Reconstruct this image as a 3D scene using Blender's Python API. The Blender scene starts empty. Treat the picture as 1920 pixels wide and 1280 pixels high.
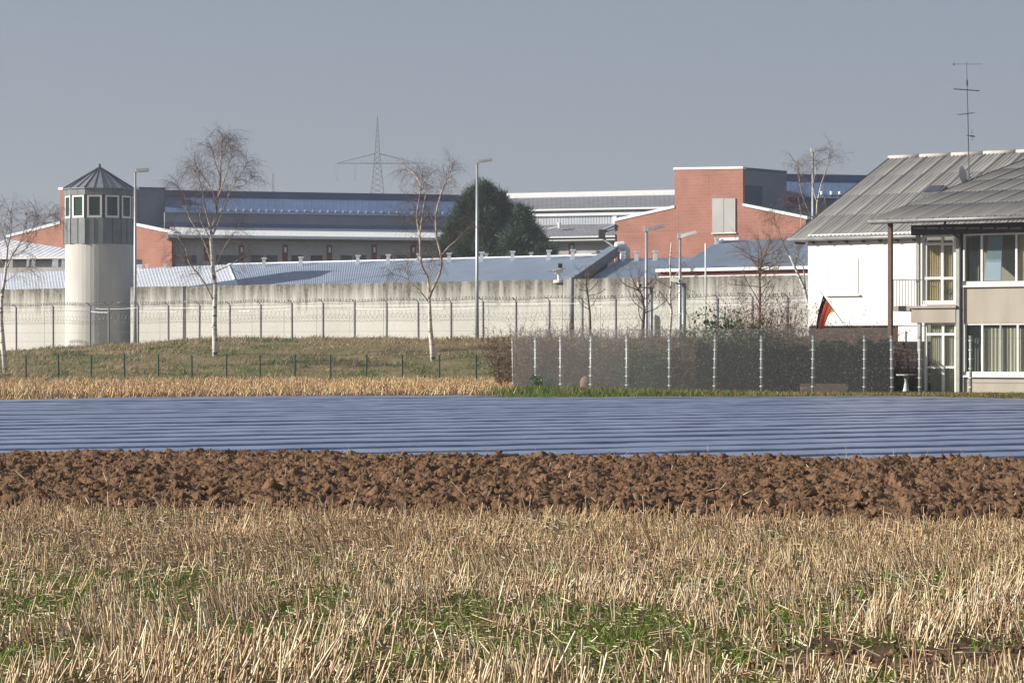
import bpy, math, random
import numpy as np
from mathutils import Vector, Matrix
random.seed(7)
rng = np.random.default_rng(11)
S = bpy.context.scene
COL = S.collection

# ------------------------------------------------------------------ camera
FOC, EYE, VH = 5000.0, 1.6, 655.0
cam_d = bpy.data.cameras.new('camera'); cam = bpy.data.objects.new('camera', cam_d); COL.objects.link(cam)
cam.location = (0, 0, EYE); cam.rotation_euler = (math.radians(90), 0, 0)
cam_d.sensor_width = 36; cam_d.lens = 36 * FOC / 1920
cam_d.shift_y = 15 / 1920
cam_d.clip_start = 0.5; cam_d.clip_end = 12000
S.camera = cam

# ------------------------------------------------------------------ sky, sun, exposure
SUN_EL, SUN_AZ = math.radians(24), math.radians(264)      # azimuth clockwise from +Y
w = bpy.data.worlds.new('World'); S.world = w; w.use_nodes = True
nt = w.node_tree; nt.nodes.clear()
sky = nt.nodes.new('ShaderNodeTexSky'); sky.sky_type = 'NISHITA'; sky.sun_disc = False
sky.sun_elevation = SUN_EL; sky.sun_rotation = SUN_AZ
sky.air_density = 1.0; sky.dust_density = 2.0; sky.ozone_density = 1.5
mixw = nt.nodes.new('ShaderNodeMix'); mixw.data_type = 'RGBA'
mixw.inputs[0].default_value = 0.8
bg = nt.nodes.new('ShaderNodeBackground'); bg.inputs[1].default_value = 0.1
wo = nt.nodes.new('ShaderNodeOutputWorld')
nt.links.new(sky.outputs[0], mixw.inputs[6])
mixw.inputs[7].default_value = (1.5, 1.7, 2.2, 1)      # even grey-blue winter haze over the clear sky
nt.links.new(mixw.outputs[2], bg.inputs[0]); nt.links.new(bg.outputs[0], wo.inputs[0])
sd = bpy.data.lights.new('sun', 'SUN'); sd.energy = 5.0; sd.angle = math.radians(0.5); sd.color = (1.0, 0.945, 0.84)
sun = bpy.data.objects.new('sun', sd); COL.objects.link(sun)
LDIR = Vector((math.sin(SUN_AZ) * math.cos(SUN_EL), math.cos(SUN_AZ) * math.cos(SUN_EL), math.sin(SUN_EL)))
sun.rotation_euler = (-LDIR).to_track_quat('-Z', 'Y').to_euler(); sun.location = (-60, 0, 60)
S.view_settings.view_transform = 'Standard'; S.view_settings.look = 'None'
S.view_settings.exposure = 0.64; S.view_settings.gamma = 1.0; S.view_settings.use_curve_mapping = False
S.cycles.max_bounces = 6; S.cycles.transparent_max_bounces = 16; S.cycles.volume_bounces = 0

# ------------------------------------------------------------------ helpers
def P(u, v, d): return Vector(((u - 960) / FOC * d, d, EYE + (VH - v) / FOC * d))
def lerp(a, b, t): return a + (b - a) * t
def interp(x, xs, ys): return float(np.interp(x, xs, ys))

def vnoise(x, y, seed=0):
    x = np.asarray(x, float); y = np.asarray(y, float)
    xi = np.floor(x).astype(np.int64); yi = np.floor(y).astype(np.int64)
    fx = x - xi; fy = y - yi; fx = fx * fx * (3 - 2 * fx); fy = fy * fy * (3 - 2 * fy)
    def h(a, b):
        n = (a * 374761393 + b * 668265263 + seed * 1442695041) & 0xffffffff
        n = ((n ^ (n >> 13)) * 1274126177) & 0xffffffff
        n = n ^ (n >> 16)
        return (n & 0xffff) / 65535.0
    a = h(xi, yi); b = h(xi + 1, yi); c = h(xi, yi + 1); d = h(xi + 1, yi + 1)
    return (a * (1 - fx) + b * fx) * (1 - fy) + (c * (1 - fx) + d * fx) * fy

MATS = {}
def mat(name, c1, c2=None, scale=4.0, rough=0.8, spec=0.3, metal=0.0, bump=0.0, bscale=None, stretch=(1, 1, 1), vary=0.0, detail=5.0, lo=0.35, hi=0.65):
    """procedural principled material: noise between two colours, optional bump and per-object variation"""
    m = bpy.data.materials.new(name); m.use_nodes = True; n = m.node_tree; b = n.nodes['Principled BSDF']
    b.inputs['Roughness'].default_value = rough; b.inputs['Specular IOR Level'].default_value = spec; b.inputs['Metallic'].default_value = metal
    tc = n.nodes.new('ShaderNodeTexCoord'); mp = n.nodes.new('ShaderNodeMapping'); mp.inputs['Scale'].default_value = stretch
    n.links.new(tc.outputs['Object'], mp.inputs[0])
    nz = n.nodes.new('ShaderNodeTexNoise'); nz.inputs['Scale'].default_value = scale; nz.inputs['Detail'].default_value = detail
    n.links.new(mp.outputs[0], nz.inputs['Vector'])
    cr = n.nodes.new('ShaderNodeValToRGB'); cr.color_ramp.elements[0].position = lo; cr.color_ramp.elements[1].position = hi
    c2 = c2 or tuple(x * 0.82 for x in c1)
    cr.color_ramp.elements[0].color = (*c2, 1); cr.color_ramp.elements[1].color = (*c1, 1)
    n.links.new(nz.outputs['Fac'], cr.inputs[0]); out = cr.outputs[0]
    if vary:
        oi = n.nodes.new('ShaderNodeObjectInfo'); hs = n.nodes.new('ShaderNodeHueSaturation')
        mr = n.nodes.new('ShaderNodeMapRange'); mr.inputs[3].default_value = 1 - vary; mr.inputs[4].default_value = 1 + vary
        n.links.new(oi.outputs['Random'], mr.inputs[0]); n.links.new(mr.outputs[0], hs.inputs['Value']); n.links.new(out, hs.inputs['Color']); out = hs.outputs[0]
    n.links.new(out, b.inputs['Base Color'])
    if bump:
        nb = n.nodes.new('ShaderNodeTexNoise'); nb.inputs['Scale'].default_value = bscale or scale * 4; nb.inputs['Detail'].default_value = 4
        n.links.new(mp.outputs[0], nb.inputs['Vector'])
        bp = n.nodes.new('ShaderNodeBump'); bp.inputs['Strength'].default_value = bump; bp.inputs['Distance'].default_value = 0.05
        n.links.new(nb.outputs['Fac'], bp.inputs['Height']); n.links.new(bp.outputs[0], b.inputs['Normal'])
    MATS[name] = m
    return m

def vcol_mat(name, rough=0.8, spec=0.2, trans=0.0):
    m = bpy.data.materials.new(name); m.use_nodes = True; n = m.node_tree; b = n.nodes['Principled BSDF']
    b.inputs['Roughness'].default_value = rough; b.inputs['Specular IOR Level'].default_value = spec
    a = n.nodes.new('ShaderNodeAttribute'); a.attribute_name = 'tint'
    n.links.new(a.outputs['Color'], b.inputs['Base Color'])
    if trans:
        tr = n.nodes.new('ShaderNodeBsdfTranslucent'); n.links.new(a.outputs['Color'], tr.inputs[0])
        mx = n.nodes.new('ShaderNodeMixShader'); mx.inputs[0].default_value = trans
        n.links.new(b.outputs[0], mx.inputs[1]); n.links.new(tr.outputs[0], mx.inputs[2])
        n.links.new(mx.outputs[0], n.nodes['Material Output'].inputs[0])
    return m

BASE = {}
def mark(o, label=None, cat=None, group=None, kind=None):
    if label: o['label'] = label
    if cat: o['category'] = cat
    if group: o['group'] = group
    if kind: o['kind'] = kind
    return o
def thing(name, label, cat, base, group=None):
    o = bpy.data.objects.new(name, None); COL.objects.link(o); o.empty_display_size = 0.2
    o.location = base; BASE[o.name] = Vector(base)
    return mark(o, label, cat, group)
def base_of(o):
    return BASE.get(o.name, Vector((0, 0, 0)))
def link(name, me, parent=None, base=None):
    o = bpy.data.objects.new(name, me); COL.objects.link(o)
    if parent is not None:
        o.parent = parent; BASE[o.name] = base_of(parent)
    else:
        o.location = base if base is not None else (0, 0, 0); BASE[o.name] = Vector(o.location)
    return o

class MB:
    def __init__(s): s.v = []; s.f = []; s.m = []
    def face(s, pts, m=0):
        i = len(s.v); s.v += [tuple(p) for p in pts]; s.f.append(tuple(range(i, i + len(pts)))); s.m.append(m)
    def hexa(s, c, m=0):          # c: 4 front (ccw from bottom-left) + 4 back
        i = len(s.v); s.v += [tuple(p) for p in c]
        for q in ((0, 1, 2, 3), (5, 4, 7, 6), (4, 0, 3, 7), (1, 5, 6, 2), (3, 2, 6, 7), (4, 5, 1, 0)):
            s.f.append(tuple(i + k for k in q)); s.m.append(m)
    def box(s, a, b, m=0):
        x0, y0, z0 = a; x1, y1, z1 = b
        s.hexa([(x0, y0, z0), (x1, y0, z0), (x1, y0, z1), (x0, y0, z1), (x0, y1, z0), (x1, y1, z0), (x1, y1, z1), (x0, y1, z1)], m)
    def prism(s, poly, off, m=0):  # extrude a polygon by a vector
        off = Vector(off); n = len(poly); i = len(s.v)
        s.v += [tuple(p) for p in poly] + [tuple(Vector(p) + off) for p in poly]
        s.f.append(tuple(range(i, i + n))); s.m.append(m); s.f.append(tuple(range(i + 2 * n - 1, i + n - 1, -1))); s.m.append(m)
        for k in range(n):
            a, b = i + k, i + (k + 1) % n
            s.f.append((b, a, a + n, b + n)); s.m.append(m)
    def tube(s, pts, rad, n=6, cap=True, m=0):
        pts = [Vector(p) for p in pts]
        if not hasattr(rad, '__len__'): rad = [rad] * len(pts)
        i = len(s.v); L = len(pts); ref = None
        for k, p in enumerate(pts):
            d = (pts[min(k + 1, L - 1)] - pts[max(k - 1, 0)])
            if d.length < 1e-9: d = Vector((0, 0, 1))
            d.normalize()
            if ref is None: ref = Vector((1, 0, 0)) if abs(d.x) < 0.8 else Vector((0, 1, 0))
            a = (ref - d * ref.dot(d)); a.normalize(); b = d.cross(a); ref = a
            for j in range(n):
                t = 2 * math.pi * j / n
                s.v.append(tuple(p + (a * math.cos(t) + b * math.sin(t)) * rad[k]))
        for k in range(L - 1):
            for j in range(n):
                a = i + k * n + j; b = i + k * n + (j + 1) % n
                s.f.append((a, b, b + n, a + n)); s.m.append(m)
        if cap:
            s.f.append(tuple(i + j for j in range(n - 1, -1, -1))); s.m.append(m)
            s.f.append(tuple(i + (L - 1) * n + j for j in range(n))); s.m.append(m)
    def build(s, name, mats, parent=None, base=None, smooth=False):
        if not isinstance(mats, (list, tuple)): mats = [mats]
        bb = base_of(parent) if parent is not None else (Vector(base) if base is not None else Vector((0, 0, 0)))
        me = bpy.data.meshes.new(name)
        me.from_pydata([(a - bb.x, b - bb.y, c - bb.z) for a, b, c in s.v], [], s.f)
        for m in mats: me.materials.append(m)
        me.polygons.foreach_set('material_index', s.m)
        if smooth: me.polygons.foreach_set('use_smooth', [True] * len(s.f))
        me.update()
        return link(name, me, parent, bb)

def build_np(name, V, F, m, parent=None, col=None, smooth=False, base=None):
    bb = base_of(parent) if parent is not None else (Vector(base) if base is not None else Vector((0, 0, 0)))
    V = np.asarray(V, np.float32).reshape(-1, 3) - np.array(bb, np.float32); F = np.asarray(F, np.int32)
    k = F.shape[1]; me = bpy.data.meshes.new(name)
    me.vertices.add(len(V)); me.vertices.foreach_set('co', V.ravel())
    me.loops.add(F.size); me.loops.foreach_set('vertex_index', F.ravel())
    me.polygons.add(len(F)); me.polygons.foreach_set('loop_start', np.arange(0, F.size, k, dtype=np.int32)); me.polygons.foreach_set('loop_total', np.full(len(F), k, np.int32))
    if smooth: me.polygons.foreach_set('use_smooth', np.ones(len(F), bool))
    me.update(calc_edges=True)
    if col is not None:
        a = me.attributes.new('tint', 'FLOAT_COLOR', 'POINT'); c = np.ones((len(V), 4), np.float32); c[:, :3] = col; a.data.foreach_set('color', c.ravel())
    for mm in (m if isinstance(m, (list, tuple)) else [m]): me.materials.append(mm)
    return link(name, me, parent, bb)

def stalks(base, direc, length, r0, r1, bend=None):
    """three-sided tapered straws, two segments: arrays base (N,3), direc (N,3 unit), length (N), radius"""
    N = len(base); up = np.array([0.3, 0.5, 0.81]); a = np.cross(direc, up); a /= np.linalg.norm(a, axis=1)[:, None] + 1e-9; b = np.cross(direc, a)
    V = np.zeros((N, 9, 3))
    for k, t in enumerate((0, 0.55, 1.0)):
        c = base + direc * (length * t)[:, None]
        if bend is not None: c = c + bend * (t * t)
        r = (r0 * (1 - t) + r1 * t)
        for j in range(3):
            ang = 2 * math.pi * j / 3
            V[:, k * 3 + j] = c + (a * math.cos(ang) + b * math.sin(ang)) * r[:, None]
    q = []
    for k in range(2):
        for j in range(3):
            q.append((k * 3 + j, k * 3 + (j + 1) % 3, k * 3 + 3 + (j + 1) % 3, k * 3 + 3 + j))
    F = (np.array(q)[None] + (np.arange(N) * 9)[:, None, None]).reshape(-1, 4)
    return V.reshape(-1, 3), F
def blades(base, direc, length, width, bend):
    """flat tapering grass blades bent over: 5 verts, quad + tri as 3 triangles"""
    N = len(base); th = rng.uniform(0, 2 * np.pi, N); side = np.stack([np.cos(th), np.sin(th), np.zeros(N)], 1) * width[:, None]
    m = base + direc * (length * 0.55)[:, None] + bend * 0.3; t = base + direc * length[:, None] + bend
    V = np.stack([base - side, base + side, m + side * 0.7, m - side * 0.7, t], 1)
    F = (np.array([(0, 1, 2), (0, 2, 3), (3, 2, 4)])[None] + (np.arange(N) * 5)[:, None, None]).reshape(-1, 3)
    return V.reshape(-1, 3), F
def leaves(cen, size, normal_bias=None):
    """loose leaf quads"""
    N = len(cen); n = rng.normal(size=(N, 3)); n /= np.linalg.norm(n, axis=1)[:, None]
    if normal_bias is not None: n = n + normal_bias; n /= np.linalg.norm(n, axis=1)[:, None]
    a = np.cross(n, rng.normal(size=(N, 3))); a /= np.linalg.norm(a, axis=1)[:, None]; b = np.cross(n, a)
    s = size[:, None]
    V = np.stack([cen - a * s, cen + b * s * 0.5, cen + a * s, cen - b * s * 0.5], 1)
    F = np.arange(N * 4).reshape(-1, 4)
    return V.reshape(-1, 3), F

class Plane:
    """a vertical plane; t runs to the right along it, w runs back from it. th>0: right end nearer the camera"""
    def __init__(s, u, d, th):
        th = math.radians(th); s.A = Vector(((u - 960) / FOC * d, d)); s.t = Vector((math.cos(th), -math.sin(th))); s.w = Vector((math.sin(th), math.cos(th)))
    def d(s, u, k=0):
        A = s.A + s.w * k; q = (u - 960) / FOC
        return (A.x * s.t.y - A.y * s.t.x) / (q * s.t.y - s.t.x)
    def pt(s, u, v, k=0):
        return P(u, v, s.d(u, k))
    def z(s, u, v, k=0): return EYE + (VH - v) / FOC * s.d(u, k)
    def xy(s, u, k=0):
        d = s.d(u, k); return Vector(((u - 960) / FOC * d, d))
    def W(s): return Vector((s.w.x, s.w.y, 0))
    def T(s): return Vector((s.t.x, s.t.y, 0))
    def box(s, mb, u0, u1, v0, v1, k0=0.0, k1=0.3, m=0, z0=None, z1=None):
        """box between image columns u0,u1 and rows v0 (top), v1 (bottom) on the plane, from offset k0 back to k1"""
        um = (u0 + u1) / 2; a = s.xy(u0, k0); b = s.xy(u1, k0)
        zt = s.z(um, v0, k0) if z1 is None else z1; zb = s.z(um, v1, k0) if z0 is None else z0
        def q(p, k, z): return (p.x + s.w.x * (k - k0), p.y + s.w.y * (k - k0), z)
        mb.hexa([q(a, k0, zb), q(b, k0, zb), q(b, k0, zt), q(a, k0, zt), q(a, k1, zb), q(b, k1, zb), q(b, k1, zt), q(a, k1, zt)], m)

# ------------------------------------------------------------------ materials
M = {}
M['soil'] = mat('ploughed_soil', (0.205, 0.12, 0.07), (0.115, 0.066, 0.038), 4.5, 0.95, 0.1, bump=0.6, bscale=30)
M['clod'] = mat('clod_soil', (0.21, 0.124, 0.073), (0.115, 0.066, 0.038), 5.0, 0.95, 0.1, bump=0.5, bscale=40)
M['field_soil'] = mat('stubble_soil', (0.15, 0.095, 0.058), (0.075, 0.048, 0.03), 3, 0.95, 0.1, bump=0.5, bscale=25)
M['bank'] = mat('bank_turf', (0.22, 0.165, 0.09), (0.11, 0.12, 0.05), 0.35, 0.95, 0.1, bump=0.8, bscale=6)
M['yard'] = mat('yard_ground', (0.16, 0.15, 0.12), (0.10, 0.10, 0.08), 0.3, 0.95, 0.1)
M['verge'] = mat('verge_turf', (0.09, 0.12, 0.03), (0.12, 0.10, 0.05), 0.8, 0.95, 0.1, bump=0.5)
M['straw'] = vcol_mat('straw', 0.6, 0.3)
M['grass'] = vcol_mat('grass_blades', 0.7, 0.2, 0.25)
M['leaf'] = vcol_mat('leaf', 0.6, 0.3, 0.15)
M['zinc'] = mat('galvanised_steel', (0.42, 0.44, 0.46), (0.33, 0.35, 0.38), 8, 0.45, 0.5, 0.4)
M['darkpost'] = mat('weathered_post', (0.22, 0.22, 0.25), (0.15, 0.15, 0.18), 10, 0.6, 0.4)
M['green_post'] = mat('green_coated_post', (0.03, 0.075, 0.055), None, 8, 0.5, 0.4)
M['wire'] = mat('razor_wire', (0.20, 0.20, 0.22), None, 8, 0.5, 0.5, 0.3)
M['glintwire'] = mat('wire_glint', (0.85, 0.85, 0.85), None, 8, 0.35, 0.5, 0.2)
M['white'] = mat('white_paint', (0.80, 0.79, 0.76), (0.74, 0.73, 0.70), 6, 0.5, 0.4)
M['whitemetal'] = mat('white_metal', (0.84, 0.84, 0.83), (0.78, 0.78, 0.78), 3, 0.4, 0.5)

# ------------------------------------------------------------------ terrain
WALL = Plane(0, 230, 35.8)
def wall_q(x, y): return -((x - WALL.A.x) * WALL.w.x + (y - WALL.A.y) * WALL.w.y)   # metres in front of the wall
FOOT = 158.0
def crest_y(x):   # y of the line 10 m in front of the wall
    A = WALL.A - WALL.w * 10
    return A.y + (np.asarray(x) - A.x) * (WALL.t.y / WALL.t.x)
def crest_z(x):
    y = crest_y(x); u = np.asarray(x) / y * FOC + 960
    vc = np.interp(u, [-300, 0, 100, 250, 340, 480, 900, 1100], [664, 662, 655.5, 648, 639, 635, 637, 637])
    return EYE + (VH - vc) / FOC * y
def gz(x, y):
    x = np.asarray(x, float); y = np.asarray(y, float)
    flat = np.interp(y, [0, 39, 42, 91.5, 93.5, 100, FOOT], [0, 0, -0.24, -0.24, 0, 0.02, -0.22])
    cy = np.maximum(crest_y(x), FOOT + 12); cz = crest_z(x)
    t = np.clip((y - FOOT) / (cy - FOOT), 0, 1); e = 1 - (1 - t) ** 1.7
    e = np.where(t < 0.08, e * t / 0.08, e)
    z = np.where(y <= FOOT, flat, -0.22 + (cz + 0.22) * e)
    bumps = (vnoise(x * 0.35, y * 0.25, 3) - 0.5) * 0.35 * np.clip((y - FOOT) / 6, 0, 1) * np.clip((260 - y) / 20, 0, 1)
    far = np.clip((y - 300) / 200, 0, 1)
    return np.where(far > 0, z * (1 - far) + 0.6 * far, z) + bumps

xs = np.unique(np.concatenate([np.linspace(-3500, -200, 12), np.linspace(-200, -60, 15), np.linspace(-60, 60, 161), np.linspace(60, 200, 15), np.linspace(200, 3500, 12)]))
ys = np.unique(np.concatenate([np.linspace(-60, 10, 8), np.array([10, 20, 30, 38, 39, 40.5, 42, 50, 60, 70, 80, 88, 90, 91.5, 92.5]), np.linspace(93.5, 150, 30), np.linspace(150, 240, 121), np.linspace(240, 500, 20), np.linspace(500, 7000, 14)]))
X, Y = np.meshgrid(xs, ys); Z = gz(X, Y)
V = np.stack([X, Y, Z], -1).reshape(-1, 3); nx, ny = len(xs), len(ys)
ii = (np.arange(ny - 1)[:, None] * nx + np.arange(nx - 1)[None]).ravel()
F = np.stack([ii, ii + 1, ii + 1 + nx, ii + nx], 1)
g = build_np('ground', V, F, [M['field_soil'], M['bank'], M['yard'], M['verge']], smooth=True)
cy_ = (Y[:-1, :-1] + Y[1:, 1:]).ravel() / 2; cx_ = (X[:-1, :-1] + X[1:, 1:]).ravel() / 2
mi = np.where((cy_ > FOOT - 3) & (wall_q(cx_, cy_) > 0), 1, np.where(wall_q(cx_, cy_) <= 0, 2, 0))
mi = np.where((cy_ > 93) & (cy_ <= FOOT - 3) & (cx_ > interp(100, [0], [0])), 3, mi)
mi = np.where((np.abs(cx_) > 65) & (cy_ > 93), 3, mi)
g.data.polygons.foreach_set('material_index', mi.astype(np.int32)); mark(g, kind='structure')

# ------------------------------------------------------------------ ploughed strip
def plough_near(u): return FOC * EYE / (np.interp(u, [-300, 0, 960, 1920, 2200], [952, 957, 969, 984, 988]) - VH)
def plough_far(u): return FOC * EYE / (np.interp(u, [-300, 0, 700, 1500, 1920, 2200], [852, 856, 861, 868, 872, 875]) - VH)
def facets(x, y, cell, amp, tilt, seed):
    """broken ground: a jittered Voronoi mosaic of tilted flat facets"""
    gx, gy = x / cell, y / cell; ix, iy = np.floor(gx), np.floor(gy); best = np.full(np.shape(x), 1e9); out = np.zeros(np.shape(x))
    def hsh(a, b, k): return vnoise(a + 0.0, b + 0.0, seed + k)
    for dx in (-1, 0, 1):
        for dy in (-1, 0, 1):
            a, b = ix + dx, iy + dy; px_, py_ = a + hsh(a, b, 1), b + hsh(a, b, 2); ex, ey = gx - px_, gy - py_; dd = ex * ex + ey * ey
            h = amp * hsh(a, b, 3) ** 1.4 + tilt * cell * (ex * (hsh(a, b, 4) * 2 - 1) + ey * (hsh(a, b, 5) * 2 - 1)); m = dd < best
            out = np.where(m, h, out); best = np.where(m, dd, best)
    return out
def plough_h(x, y):
    x = np.asarray(x, float); y = np.asarray(y, float)
    wx = x + (vnoise(x * 9, y * 9, 25) - .5) * .025; wy = y + (vnoise(x * 9, y * 9, 26) - .5) * .025
    a = 2 * (vnoise(x * 1.1, y * 0.9, 21) - 0.5) * 0.04 + 0.03 * np.sin((y - 0.08 * x) * 2 * np.pi / 1.3)
    return 0.01 + a + facets(wx, wy, .24, .036, .30, 200) + facets(wx, wy, .10, .030, .55, 300) + facets(wx, wy, .05, .014, .6, 400)
xs = np.arange(-9.6, 9.6, 0.03); ys = np.arange(23.0, 42.0, 0.034)
X, Y = np.meshgrid(xs, ys); X = X + rng.uniform(-.01, .01, X.shape); U = X / Y * FOC + 960
edge = np.minimum((Y - plough_near(U)) / 0.5, (plough_far(U) + 0.9 - Y) / 0.8); edge = np.clip(edge, -0.4, 1)
Z = plough_h(X, Y) * np.clip(edge, 0, 1) - 0.05 * (edge < 0) + 0.004
nx, ny = len(xs), len(ys); ii = (np.arange(ny - 1)[:, None] * nx + np.arange(nx - 1)[None]).ravel()
F = np.stack([ii, ii + 1, ii + 1 + nx, ii + nx], 1)
F = F[(edge.ravel()[F] > 0).any(1)]
pl = mark(build_np('ploughed_soil', np.stack([X, Y, Z], -1).reshape(-1, 3), F, M['soil']), kind='structure')
# broken clods lying on it
CUBE = np.array([(-1, -1, -1), (1, -1, -1), (1, 1, -1), (-1, 1, -1), (-1, -1, 1), (1, -1, 1), (1, 1, 1), (-1, 1, 1)]) * 0.62
CUBF = np.array([(0, 2, 1), (0, 3, 2), (4, 5, 6), (4, 6, 7), (0, 1, 5), (0, 5, 4), (1, 2, 6), (1, 6, 5), (2, 3, 7), (2, 7, 6), (3, 0, 4), (3, 4, 7)])
def clods(cx, cyy, cz, size):
    """angular broken lumps: jittered, flattened blocks turned at random"""
    N = len(cx); sc = np.stack([rng.uniform(.6, 1.5, N), rng.uniform(.5, 1.2, N), rng.uniform(.25, .9, N)], 1)
    V = (CUBE[None] + rng.uniform(-.42, .42, (N, 8, 3))) * (size[:, None, None] * sc[:, None, :])
    ax = rng.normal(size=(N, 3)); ax /= np.linalg.norm(ax, axis=1)[:, None]; an = rng.uniform(0, 6.28, N)
    c, s = np.cos(an)[:, None, None], np.sin(an)[:, None, None]; k = ax[:, None, :]
    V = V * c + np.cross(np.broadcast_to(k, V.shape), V) * s + k * (V * k).sum(-1, keepdims=True) * (1 - c)
    V = V + np.stack([cx, cyy, cz], 1)[:, None, :]
    F = (CUBF[None] + (np.arange(N) * 8)[:, None, None]).reshape(-1, 3)
    return V.reshape(-1, 3), F
N = 26000
yy = 23 + 18.5 * rng.random(N) ** 0.9; xx = rng.uniform(-1, 1, N) * (yy * 0.2 + 1.2); uu = xx / yy * FOC + 960
ok = (yy > plough_near(uu) - 0.1) & (yy < plough_far(uu) + 0.35); xx, yy, uu = xx[ok], yy[ok], uu[ok]
sz = 0.009 + 0.032 * rng.random(len(xx)) ** 3.5 + 0.05 * (rng.random(len(xx)) ** 30)
sz *= np.where(yy - plough_near(uu) < 4, 1.15, 0.95)
V, F = clods(xx, yy, plough_h(xx, yy) + sz * 0.1, sz)
mark(build_np('soil_clods', V, F, M['clod']), 'broken brown soil clods heaped along the ploughed strip', 'soil', kind='stuff')

# ------------------------------------------------------------------ plastic-covered asparagus rows
film = mat('plastic_film', (0.235, 0.28, 0.395), (0.115, 0.15, 0.255), 1.0, 0.32, 0.5, bump=0.22, bscale=9, lo=.32, hi=.72, stretch=(1, 1, 1))
fieldp = thing('plastic_covered_field', None, None, (0, 40, 0)); mark(fieldp, kind='structure')
TH = math.radians(31); rt = np.array([math.cos(TH), math.sin(TH)]); rw = np.array([-math.sin(TH), math.cos(TH)])
def film_far(u): return FOC * EYE / (np.interp(u, [-400, 0, 200, 480, 860, 905, 960, 1100, 1500, 1920, 2300], [757, 749.5, 745.5, 742, 740.5, 741.5, 744.5, 744.5, 743, 742, 741]) - VH)
PITCH = 2.12
for r in range(-2, 42):
    c0 = np.array([0, 36.0]) + rw * (r * PITCH)
    s = np.arange(-40, 40, 0.22); prof_w = np.array([-1, -.88, -.755, -.74, -.70, -.65, -.63, -.605, -.5, -.3, 0, .3, .5, .605, .63, .65, .70, .74, .755, .88, 1]) * 0.5 * PITCH
    h0 = rng.uniform(0.21, 0.224)
    aw = np.abs(prof_w) / (PITCH * 0.5); shape = h0 * (np.clip((0.75 - aw) / 0.13, 0, 1))
    SS, WW = np.meshgrid(s, prof_w, indexing='ij')
    wob = (vnoise(s * 0.35, s * 0 + r * 7.3, 31) - .5) * 0.10
    hv = 1 + (vnoise(s * 0.7, s * 0 + r * 3.1, 32) - .5) * 0.05
    ZZ = shape[None] * hv[:, None] + (vnoise(SS * 2.2, WW * 5 + r * 11, 33) - .5) * 0.010 + (vnoise(SS * 0.8, WW * 9 + r * 5, 34) - .5) * 0.008
    PX = c0[0] + rt[0] * SS + rw[0] * (WW + wob[:, None]); PY = c0[1] + rt[1] * SS + rw[1] * (WW + wob[:, None])
    UU = PX / np.maximum(PY, 1) * FOC + 960
    ZZ = ZZ * np.clip((PY - plough_far(UU)) / 0.9, 0, 1) * np.clip((film_far(UU) - PY) / 0.5, 0.2, 1) - 0.2
    inn = (PY > plough_far(UU) + 0.2) & (PY < film_far(UU)) & (np.abs(PX) < PY * 0.192 + 5)
    n1, n2 = SS.shape; ii = (np.arange(n1 - 1)[:, None] * n2 + np.arange(n2 - 1)[None]).ravel()
    F = np.stack([ii, ii + n2, ii + n2 + 1, ii + 1], 1); F = F[inn.ravel()[F].all(1)]
    if len(F) < 8: continue
    used, inv = np.unique(F, return_inverse=True)
    Vv = np.stack([PX, PY, ZZ], -1).reshape(-1, 3)[used]
    build_np('film_strip', Vv, inv.reshape(-1, 4), film, fieldp, smooth=True)

# ------------------------------------------------------------------ near stubble, grass, straw litter
def bare(x, y):   # bare soil patch near the bottom right corner
    return np.clip(1.25 - np.hypot((x - 2.35) / 1.25, (y - 13.7) / 0.75), 0, 1)
def greenness(x, y):
    n = vnoise(x * 1.1, y * 0.55, 41) * 0.34 + vnoise(x * 3.5, y * 1.6, 42) * 0.40 + vnoise(x * 8, y * 4, 47) * 0.26
    return np.clip((n - np.interp(y, [12, 17, 21, 27], [0.37, 0.42, 0.49, 0.54])) * 4, 0, 1)
N = 88000
yy = 11.2 + 18.5 * rng.random(N); xx = rng.uniform(-1, 1, N) * (yy * 0.193 + 1.0); uu = xx / yy * FOC + 960
rowc = 0.5 + 0.5 * np.sin(2 * np.pi * (-xx * math.sin(TH) + yy * math.cos(TH)) / 0.27 + 2 * vnoise(xx * .6, yy * .6, 46))
den = 0.10 + 0.55 * vnoise(xx * 2.2, yy * 1.1, 43) + 0.38 * rowc - 0.65 * greenness(xx, yy) * np.clip((22 - yy) / 6, 0.2, 1) - 0.85 * bare(xx, yy)
ok = (yy < plough_near(uu) + 0.15) & (rng.random(N) < den); xx, yy = xx[ok], yy[ok]; n = len(xx)
lean = (vnoise(xx * 1.3, yy * 0.8, 44) - 0.5) * 1.5; lean2 = rng.normal(0, 0.22, n)
dr = np.stack([lean * 0.55 + lean2 - 0.06, rng.normal(0, 0.28, n), np.ones(n)], 1)
flop = rng.random(n) < 0.07; dr[flop] = np.stack([rng.normal(0, 1, flop.sum()), rng.normal(0, .8, flop.sum()), rng.uniform(.2, .6, flop.sum())], 1)
dr /= np.linalg.norm(dr, axis=1)[:, None]
ln = (rng.uniform(0.02, 0.15, n) ** 1.0 * (0.7 + 0.6 * vnoise(xx * 0.9, yy * 0.6, 45)) + 0.09 * (rng.random(n) < 0.10)) * np.interp(yy, [12, 16, 26], [1.45, 1.1, .95])
r0 = rng.uniform(0.0026, 0.0056, n) * np.interp(yy, [12, 18, 26], [1.3, 1.05, 1])
V, F = stalks(np.stack([xx, yy, np.full(n, -0.01)], 1), dr, ln, r0, r0 * 0.75, np.stack([rng.normal(0, .012, n), rng.normal(0, .012, n), np.zeros(n)], 1))
pal = np.array([(0.70, 0.565, 0.36), (0.60, 0.455, 0.27), (0.40, 0.27, 0.16), (0.80, 0.70, 0.50), (0.27, 0.17, 0.10), (0.58, 0.47, 0.34)])
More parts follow.
